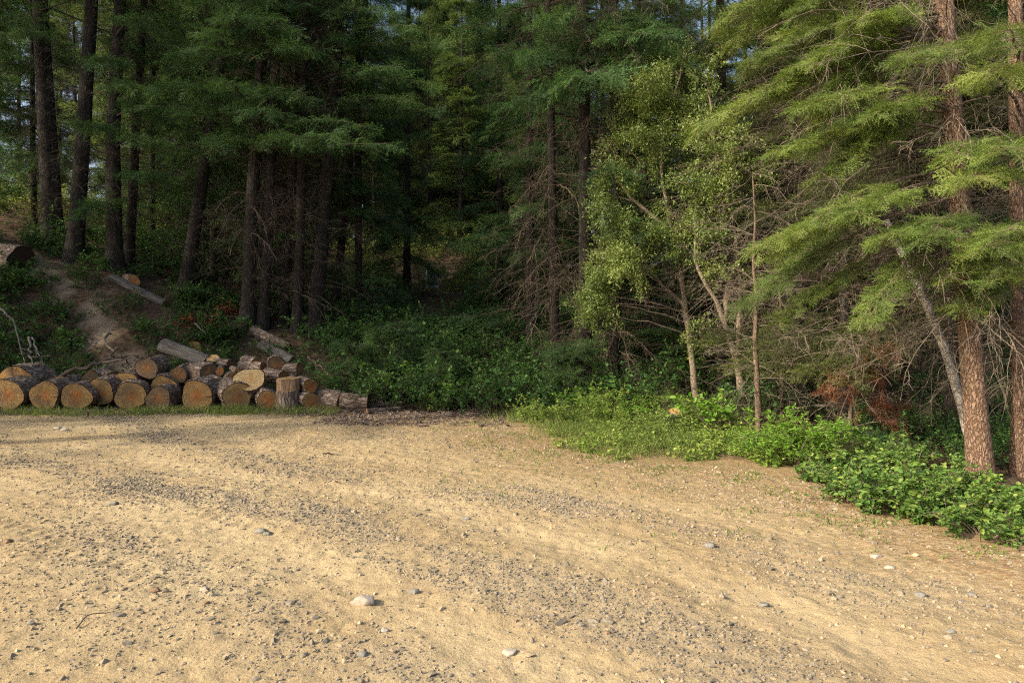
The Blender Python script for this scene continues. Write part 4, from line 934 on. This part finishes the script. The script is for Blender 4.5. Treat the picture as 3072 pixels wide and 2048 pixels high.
def shrub(name, label, cat, px, py, Yd, rx, h, nst, nlf, ln, wr, mat, seed, group=None, six=False, lean=.6, z=None):
    x = (px-1536)/F*Yd; zz = GZ(x, Yd) if z is None else z
    t = thing(name, label, cat, (x, Yd, zz-.02), group=group)
    lm, sm = shrub_mb(rx, h, nst, nlf, ln, wr, six, seed, lean=lean)
    link('foliage', lm.mesh('foliage', [mat]), t); link('stems', sm.mesh('stems', [M['twig']]), t); return t
shrub('leafy_bush', 'rounded vivid green bush at the foot of the bare poles', 'bush', 2405, 0, 8.35, .55, .66, 75, 7500, .060, .17, M['bright'], 1, lean=.75)
shrub('leafy_bush', 'low vivid green clump joined to the left of the rounded bush', 'bush', 2285, 0, 8.9, .35, .36, 30, 1700, .055, .2, M['bright'], 2)
shrub('leafy_bush', 'broad leaved green sprout at the foot of the forked willow', 'bush', 2150, 0, 11.0, .3, .62, 14, 420, .10, .3, M['bright'], 3, six=True)
shrub('leafy_bush', 'lighter green sapling standing out of the dark undergrowth near the end of the pile', 'bush', 1165, 0, 15.4, .5, 1.0, 16, 900, .075, .30, M['bright'], 4)
shrub('leafy_bush', 'small lighter green sapling low in the dark undergrowth right of the pile', 'bush', 1325, 0, 14.2, .4, .6, 12, 500, .07, .30, M['bright'], 5)
BRG = 'bramble bushes along the right edge of the clearing'
for k, (px, Yd, rx, h, nl, lb) in enumerate([(2500, 7.5, .40, .34, 700, 'bramble bush farthest back in the row, next to the vivid bush'), (2600, 7.3, .45, .48, 950, 'bramble bush second from the back of the row'),
     (2560, 6.5, .42, .42, 800, 'low bramble bush reaching out onto the dirt'), (2735, 6.9, .5, .46, 1050, 'bramble bush in front of the leaning birch'), (2720, 6.1, .45, .5, 900, 'bramble bush in the middle of the row, by the dirt edge'),
     (2850, 6.5, .5, .42, 1050, 'bramble bush at the foot of the big sunlit fir'), (2860, 5.8, .45, .40, 950, 'bramble bush with yellowing leaves before the big sunlit fir'), (2990, 6.2, .5, .30, 1000, 'bramble bush between the two fir trunks at the right'),
     (2960, 5.35, .42, .36, 900, 'nearest bramble bush, spilling low over the dirt'), (3080, 5.6, .5, .36, 1000, 'bramble bush cut off by the right edge'), (2455, 7.4, .25, .22, 350, 'small ragged bramble at the back end of the row'), (2690, 7.9, .45, .46, 800, 'taller thin bramble behind the row, below the dead sapling')]):
    shrub('bramble_bush', lb, 'bush', px, 0, Yd, rx, h*.86, 30, int(nl*(2.9-.5*(k % 3))), (.036, .052, .044)[k % 3], (.42, .36, .30)[k % 3], M['bramble'], 20+k, BRG, True, .95)
# shrubs on the bank
BK = 'shrubs on the sandy bank'
for k, (px, py, rx, h, nl, mt, lb) in enumerate([(668, 1040, .75, .8, 1500, 'shrub', 'leafy green shrub on the bank beside red dead leaves'), (600, 1000, .5, .6, 520, 'redleaf', 'shrub with red dead leaves on the bank'),
     (455, 1030, .55, .75, 900, 'shrub', 'green shrub above the smooth grey log'), (160, 960, .5, .5, 520, 'shrub', 'sparse green seedling shrub on the bare part of the bank'), (20, 1060, .7, .9, 1300, 'shrub', 'dense green shrub at the left edge behind the pile'),
     (205, 1050, .45, .45, 500, 'shrub', 'small shrub right behind the crooked branch'), (575, 915, .55, .6, 900, 'shrub', 'green shrub at the foot of the right leaning conifer'), (90, 870, .8, .6, 900, 'shrub', 'spreading shrub on the upper left slope'), (20, 900, .8, .7, 1100, 'shrub', 'dark shrub under the big dark ended log'), (700, 960, .4, .5, 350, 'redleaf', 'reddish shrub by the trunk of the grey barked conifer')]):
    p = onground(px, py, 14.8); shrub('bank_shrub', lb, 'bush', (p[0]/p[1])*F+1536, 0, p[1], rx, h, 22, nl, .075, .36, M[mt], 40+k, BK, True, .7, z=p[2])
# young firs in the undergrowth
CR['seedling'] = [crown_mesh(.12, 1.55, 46, .75, FINE, .55, 7, 3, M['fir'], s, top=1.75, tint0=.62) for s in (33, 34)]
TRS = [trunk_mesh('trunk', M['bark_dark'], 1.7, 9, 8, 10, .1, .1)]
for k, (px, Yd, s, lb) in enumerate([(1722, 13.5, .95, 'small feathery fir seedling in front of the thick grey conifer'), (1180, 16.0, 1.15, 'shaded fir seedling in the undergrowth right of the pile'), (1330, 15.0, .8, 'low fir seedling in the middle of the dark undergrowth'), (1060, 15.6, .9, 'fir seedling close behind the right end of the pile')]):
    x = (px-1536)/F*Yd; t = thing('fir_seedling', lb, 'tree', (x, Yd, GZ(x, Yd)-.03), group='fir seedlings in the undergrowth')
    a = link('trunk', TRS[0], t); a.scale = (.022*s, .022*s, s); c = link('crown', CR['seedling'][k % 2], t); c.scale = (s, s, s); c.rotation_euler = (0, 0, k*1.9)
# the dark undergrowth as one countless mass, and the sunlit one far behind
TPL = [shrub_mb(.7, .95, 16, 620, .085, .34, False, 90+s) for s in range(3)]
def mass(name, label, P, sc, leafm, tint=0., tpl=TPL):
    m2 = MB()
    for c, (lm, sm) in enumerate(tpl):
        k = np.arange(len(P)) % len(tpl) == c
        if not k.any(): continue
        th = rng.uniform(0, 6.28, k.sum()); s = sc[k]
        for src, mat in ((lm, 0), (sm, 1)):
            V = np.concatenate(src.v); Tn = np.concatenate(src.t)
            cs, sn = np.cos(th)[:, None], np.sin(th)[:, None]
            Q = np.stack([V[None, :, 0]*cs-V[None, :, 1]*sn, V[None, :, 0]*sn+V[None, :, 1]*cs, V[None, :, 2]+0*cs], -1)*s[:, None, None]+P[k][:, None]
            off = (np.arange(k.sum())*len(V))[:, None, None]
            tt = np.clip(Tn[None]+rng.normal(tint, .13, (k.sum(), 1)), 0, 1)
            first = True
            for f in src.f:
                ff = (off+f[None]).reshape(-1, f.shape[1])
                if first: m2.add(Q.reshape(-1, 3), ff, mat, tt.ravel()); base = m2.n-Q.shape[0]*Q.shape[1]; first = False
                else: m2.f.append(ff+base); m2.m.append(np.full(len(ff), mat, np.int32))
    return tag(link(name, m2.mesh(name, [leafm, M['twig_dark']])), label, 'undergrowth', kind='stuff')
def scatter(n, fn, x0, x1, y0, y1, seed):
    r = np.random.default_rng(seed); out = []
    while len(out) < n:
        x = r.uniform(x0, x1); y = r.uniform(y0, y1)
        if fn(x, y): out.append((x, y, GZ(x, y)-.05))
    return np.array(out)
pxo = lambda x, y: x/y*F+1536
P = scatter(230, lambda x, y: 960 < pxo(x, y) < 1790 and not (1225 < pxo(x, y) < 1370 and y > 22) and y > 13.3+max(0, (1240-pxo(x, y))*.006) and float(sdist(np.array([x]), np.array([y]))[0]) > .5, -6, 3, 13, 26, 3)
mass('undergrowth', 'dark green leafy undergrowth filling the shade right of the log pile', P, rng.uniform(.6, 1.15, len(P)), M['shrub'])
P = scatter(120, lambda x, y: True, -16, -4, 20.5, 30, 4)
mass('undergrowth', 'leafy undergrowth between the trunks at the top of the bank', P, rng.uniform(.6, 1.2, len(P)), M['shrub'], .1)
P = scatter(260, lambda x, y: pxo(x, y) > 1700 and y > 11.5-.2*max(0, x-4), 1.5, 16, 9.6, 26, 6)
mass('undergrowth', 'dim undergrowth deep behind the willows and firs on the right', P, rng.uniform(.5, 1.1, len(P)), M['shrub'], -.1)
P = scatter(95, lambda x, y: pxo(x, y) > 2560 and y > 8.0, 4.0, 10.5, 7.6, 11.5, 16)
mass('undergrowth', 'low shaded plants between the fir trunks behind the brambles', P, rng.uniform(.28, .6, len(P)), M['shrub'], .05)
P = scatter(250, lambda x, y: pxo(x, y) < 1750 and not (1225 < pxo(x, y) < 1360 and y < 34), -34, 6, 27, 58, 5)
mass('undergrowth', 'sunlit yellow green bushes far back between the trunks', P, rng.uniform(.9, 2.0, len(P)), M['gold'], .05)
def sand_at(x, y): return np.exp(-(((x+8.9+1.45*(y-16.4))/.5)**2))
# weeds on the sunny verge and grass, countless
def wsc(n, fn, x0, x1, y0, y1, seed):
    r = np.random.default_rng(seed); x = r.uniform(x0, x1, n*6); y = r.uniform(y0, y1, n*6); k = r.uniform(0, 1, n*6) < fn(x, y)
    x, y = x[k][:n], y[k][:n]; return np.stack([x, y, gz(x, y)], -1)
WT = [shrub_mb(.13, .30, 7, 95, .048, .22, False, 120+s, lean=.7, tw=.0018) for s in range(4)]
WD = lambda x, y: sst(.0, 1.2, sdist(x, y)+.9*(fbm(x*1.2, y*1.2, 96)-.5))*sst(-.3, .3, x)*sst(2.6, 1.9, x-.25*(y-8.5))*sst(14.5, 12.5, y)*sst(.36, .58, fbm(x*1.5, y*1.5, 91))
P = wsc(850, WD, -.5, 5.5, 7.5, 14.5, 7)
sc_ = rng.uniform(.4, 1.1, len(P))*(.34+1.15*sst(.7, 2.6, sdist(P[:, 0], P[:, 1])))*(.35+1.2*fbm(P[:, 0]*1.6, P[:, 1]*1.6, 93))
o = mass('weeds', 'low sunlit weeds on the verge below the willows', P, sc_, M['weed'], .05, WT); o['category'] = 'weeds'
WC = [shrub_mb(.22, .16, 9, 90, .042, .42, True, 140+s, lean=1.6, tw=.0016) for s in range(3)]
P = wsc(260, lambda x, y: sst(-.25, .5, sdist(x, y))*sst(.5, 1.2, x)*sst(4.2, 3.4, x)*sst(12.5, 10, y)*(fbm(x*1.2, y*1.2, 97) > .5), 0, 4.5, 7.6, 12, 17)
o = mass('creepers', 'low yellowing leafy creepers at the front of the verge', P, rng.uniform(.5, 1.2, len(P)), M['weed'], .2, WC); o['category'] = 'ground cover'
WB = [shrub_mb(.4, .42, 10, 170, .06, .38, True, 150+s, lean=.9, tw=.003) for s in range(3)]
P = wsc(800, lambda x, y: (x/y*F+1536 < 950)*np.where((x/y*F+1536 > 700) | ((np.abs(x/y*F+1536-420) < 110) & (y > 17.2)), .12, 1.)*(fbm(x*.8, y*.8, 98) > .35)*(1-np.interp(sand_at(x, y), [0, .4], [0, 1])), -16, -4, 15.0, 21.5, 18)
mass('bank_plants', 'small leafy plants and seedlings covering the bank', P, rng.uniform(.35, 1.1, len(P)), M['shrub'], .05, WB)['category'] = 'ground cover'
m2 = MB(); nb = 420; x = rng.uniform(-14, -4, nb); y = rng.uniform(14.9, 20, nb)
o_ = np.stack([x, y, gz(x, y)+.03], -1)
twigs(m2, o_, np.stack([rng.normal(0, 1, nb), rng.normal(0, .7, nb), rng.normal(0, .22, nb)], -1), rng.uniform(.25, 1.1, nb), .008, .03, .1, 3, 2)
tag(link('fallen_twigs', m2.mesh('fallen_twigs', [M['twig']])), 'dead twigs littering the bank behind the pile', 'twigs', kind='stuff')
for k, (px, Yd, h, lb) in enumerate([(1722, 12.6, .62, 'tall weed with drooping seed head before the fir seedling'), (1590, 12.3, .42, 'leafy weed at the left tip of the sunlit verge'), (1830, 12.4, .66, 'tallest leafy weed left of the thin grey stump'), (1900, 12.2, .5, 'bushy weed just left of the stump'),
                           (1780, 12.0, .45, 'broad weed in the middle of the sunlit verge'), (1975, 12.6, .6, 'upright weed behind the stump'), (2060, 12.0, .5, 'spindly weed right of the stump'), (1660, 11.9, .40, 'pale green weed near the dirt on the left of the verge'), (1868, 11.2, .36, 'low yellowish weed in front of the bushy weed')]):
    x = (px-1536)/F*Yd; t = thing('tall_weed', lb, 'weed', (x, Yd, GZ(x, Yd)-.02), group='tall weeds on the sunlit verge')
    lm, sm = shrub_mb(.28, h, 13, 620, .07, .17, False, 170+k, lean=.45, tw=.0025)
    link('foliage', lm.mesh('foliage', [M['weed' if k % 3 else 'bright']]), t); link('stems', sm.mesh('stems', [M['twig']]), t)
def blades(P, h, w, tint, lean=.5):
    n = len(P); d = norm(np.stack([rng.normal(0, lean, n), rng.normal(0, lean, n), np.ones(n)], -1)); s = norm(np.cross(d, rng.normal(0, 1, (n, 3))))*w[:, None]
    m_ = P+d*(h*.55)[:, None]; tp = P+d*h[:, None]+np.stack([rng.normal(0, .25, n), rng.normal(0, .25, n), -np.abs(rng.normal(0, .12, n))], -1)*h[:, None]
    V = np.stack([P-s, P+s, m_+s*.7, m_-s*.7, tp], 1); b_ = np.arange(n)[:, None]*5
    return V.reshape(-1, 3), b_+np.array([[0, 1, 2, 3]]), b_+np.array([[3, 2, 4]]), np.repeat(tint, 5)
def grass(name, label, P, h0, h1, w):
    m2 = MB(); n = len(P); h = rng.uniform(h0, h1, n); V, q, t3, tt = blades(P, h, w*rng.uniform(.7, 1.3, n), np.clip(rng.normal(.5, .25, n), 0, 1))
    m2.add(V, q, 0, tt); m2.f.append(t3); m2.m.append(np.zeros(len(t3), np.int32))
    return tag(link(name, m2.mesh(name, [M['grass']])), label, 'grass', kind='stuff')
clump = lambda x, y, s, th: (fbm(x*s, y*s, 95, 3) > th)*1.
P = wsc(5200, lambda x, y: np.exp(-((y-13.75-.02*x)/.28)**2)*(.25+.75*clump(x, y, 1.6, .5)), -11, -3.5, 13.0, 14.6, 8)
grass('grass', 'thin green grass along the foot of the log pile', P, .05, .26, .004)
P = wsc(9000, lambda x, y: WD(x, y)*.8+.12*sst(-.3, .5, sdist(x, y))*sst(3, 2, x), -.5, 5.5, 7, 14, 9)
grass('grass', 'yellow green grass among the weeds on the verge', P, .05, .26, .0035)
P = wsc(6500, lambda x, y: np.exp(-np.maximum(0, -sdist(x, y))/.9)*(sdist(x, y) < .1)*sst(-3.6, -1, x)*clump(x, y, 2.6, .55), -3.6, 3.6, 4.8, 13, 10)
grass('grass', 'sparse low grass tufts creeping onto the dirt', P, .015, .06, .005)
# needle litter and twiglets on the dirt edge
# stump in the weeds
p = np.array([(2025-1536)/F*11.4, 11.4, 0]); p[2] = GZ(p[0], p[1])
log((p[0], p[1], p[2]+.27), .2, math.pi/2-.45, .11, .40, 'pale splintered stump standing in the weeds below the willow', 'cut_pale', 'stump', 'stump', None, seed=90, bark='dead_grey', taper=1.25)
# brush pile of dead twigs under the willows
m2 = MB(); n = 60; o = np.stack([rng.uniform(-.75, .75, n), rng.uniform(-.3, .3, n), rng.uniform(.0, .25, n)], -1)
twigs(m2, o, rng.normal(0, 1, (n, 3))*[1, .6, .5]+UP*.25, rng.uniform(.3, .9, n), .006, .05, .15, 5, 2)
x = (2085-1536)/F*11.9; ob = link('brush_heap', m2.mesh('brush_heap', [M['twig_warm']])); ob.location = (x, 11.9, GZ(x, 11.9)); tag(ob, 'heap of reddish dead twigs at the foot of the slanting willow', 'brush heap')
m2 = MB(); o = np.stack([rng.uniform(-.7, .7, n), rng.uniform(-.3, .3, n), rng.uniform(.0, .3, n)], -1)
twigs(m2, o, rng.normal(0, 1, (n, 3))*[1, .6, .5]+UP*.3, rng.uniform(.4, 1.1, n), .006, .05, .15, 5, 2)
x = (1960-1536)/F*13.6; ob = link('brush_heap', m2.mesh('brush_heap', [M['twig']])); ob.location = (x, 13.6, GZ(x, 13.6)); tag(ob, 'shaded heap of grey twigs left of the slanting willow', 'brush heap')

# ------------------------------------------------------------------ utility box
def flat_mat(name, c, rough=.5):
    m, t, b = nodes(name); N = NT(t); f = N.noise(N.co('Object'), 6, 4)
    N.l(N.ramp(f, [(.3, tuple(x*.8 for x in c)), (.7, c)]), b.inputs['Base Color']); b.inputs['Roughness'].default_value = rough; return m
M['box_green'] = flat_mat('box_green_paint', (.11, .16, .14)); M['box_pale'] = flat_mat('box_pale_paint', (.62, .66, .68)); M['box_lid'] = flat_mat('box_lid', (.55, .58, .58))
def box(a, b_, name, mat, parent):
    import bmesh
    q = bmesh.new(); bmesh.ops.create_cube(q, size=1)
    for v in q.verts: v.co = Vector([(a[i]+b_[i])/2+v.co[i]*(b_[i]-a[i]) for i in range(3)])
    bmesh.ops.bevel(q, geom=q.edges[:], offset=.012, segments=2, affect='EDGES')
    me_ = bpy.data.meshes.new(name); q.to_mesh(me_); q.free(); me_.materials.append(mat); return link(name, me_, parent)
pb = onground(1294, 862, 20); hb = .12+max(.5, 46*pb[1]/F-.1)
t = thing('utility_box', 'green metal utility box with a pale side standing deep in the wood', 'utility box', pb, (0, 0, .35))
box((-.30, -.22, -.05), (.30, .22, .12), 'plinth', M['box_lid'], t); box((-.26, -.2, .12), (.26, .2, hb), 'housing', M['box_pale'], t)
box((-.225, -.215, .15), (.225, -.2005, hb-.03), 'door', M['box_green'], t); box((-.285, -.225, hb), (.285, .225, hb+.05), 'lid', M['box_lid'], t); box((.14, -.235, .45), (.17, -.2155, .56), 'handle', M['box_lid'], t)
print('VERTS', sum(len(m.vertices) for m in bpy.data.meshes), 'OBJ', len(bpy.data.objects))
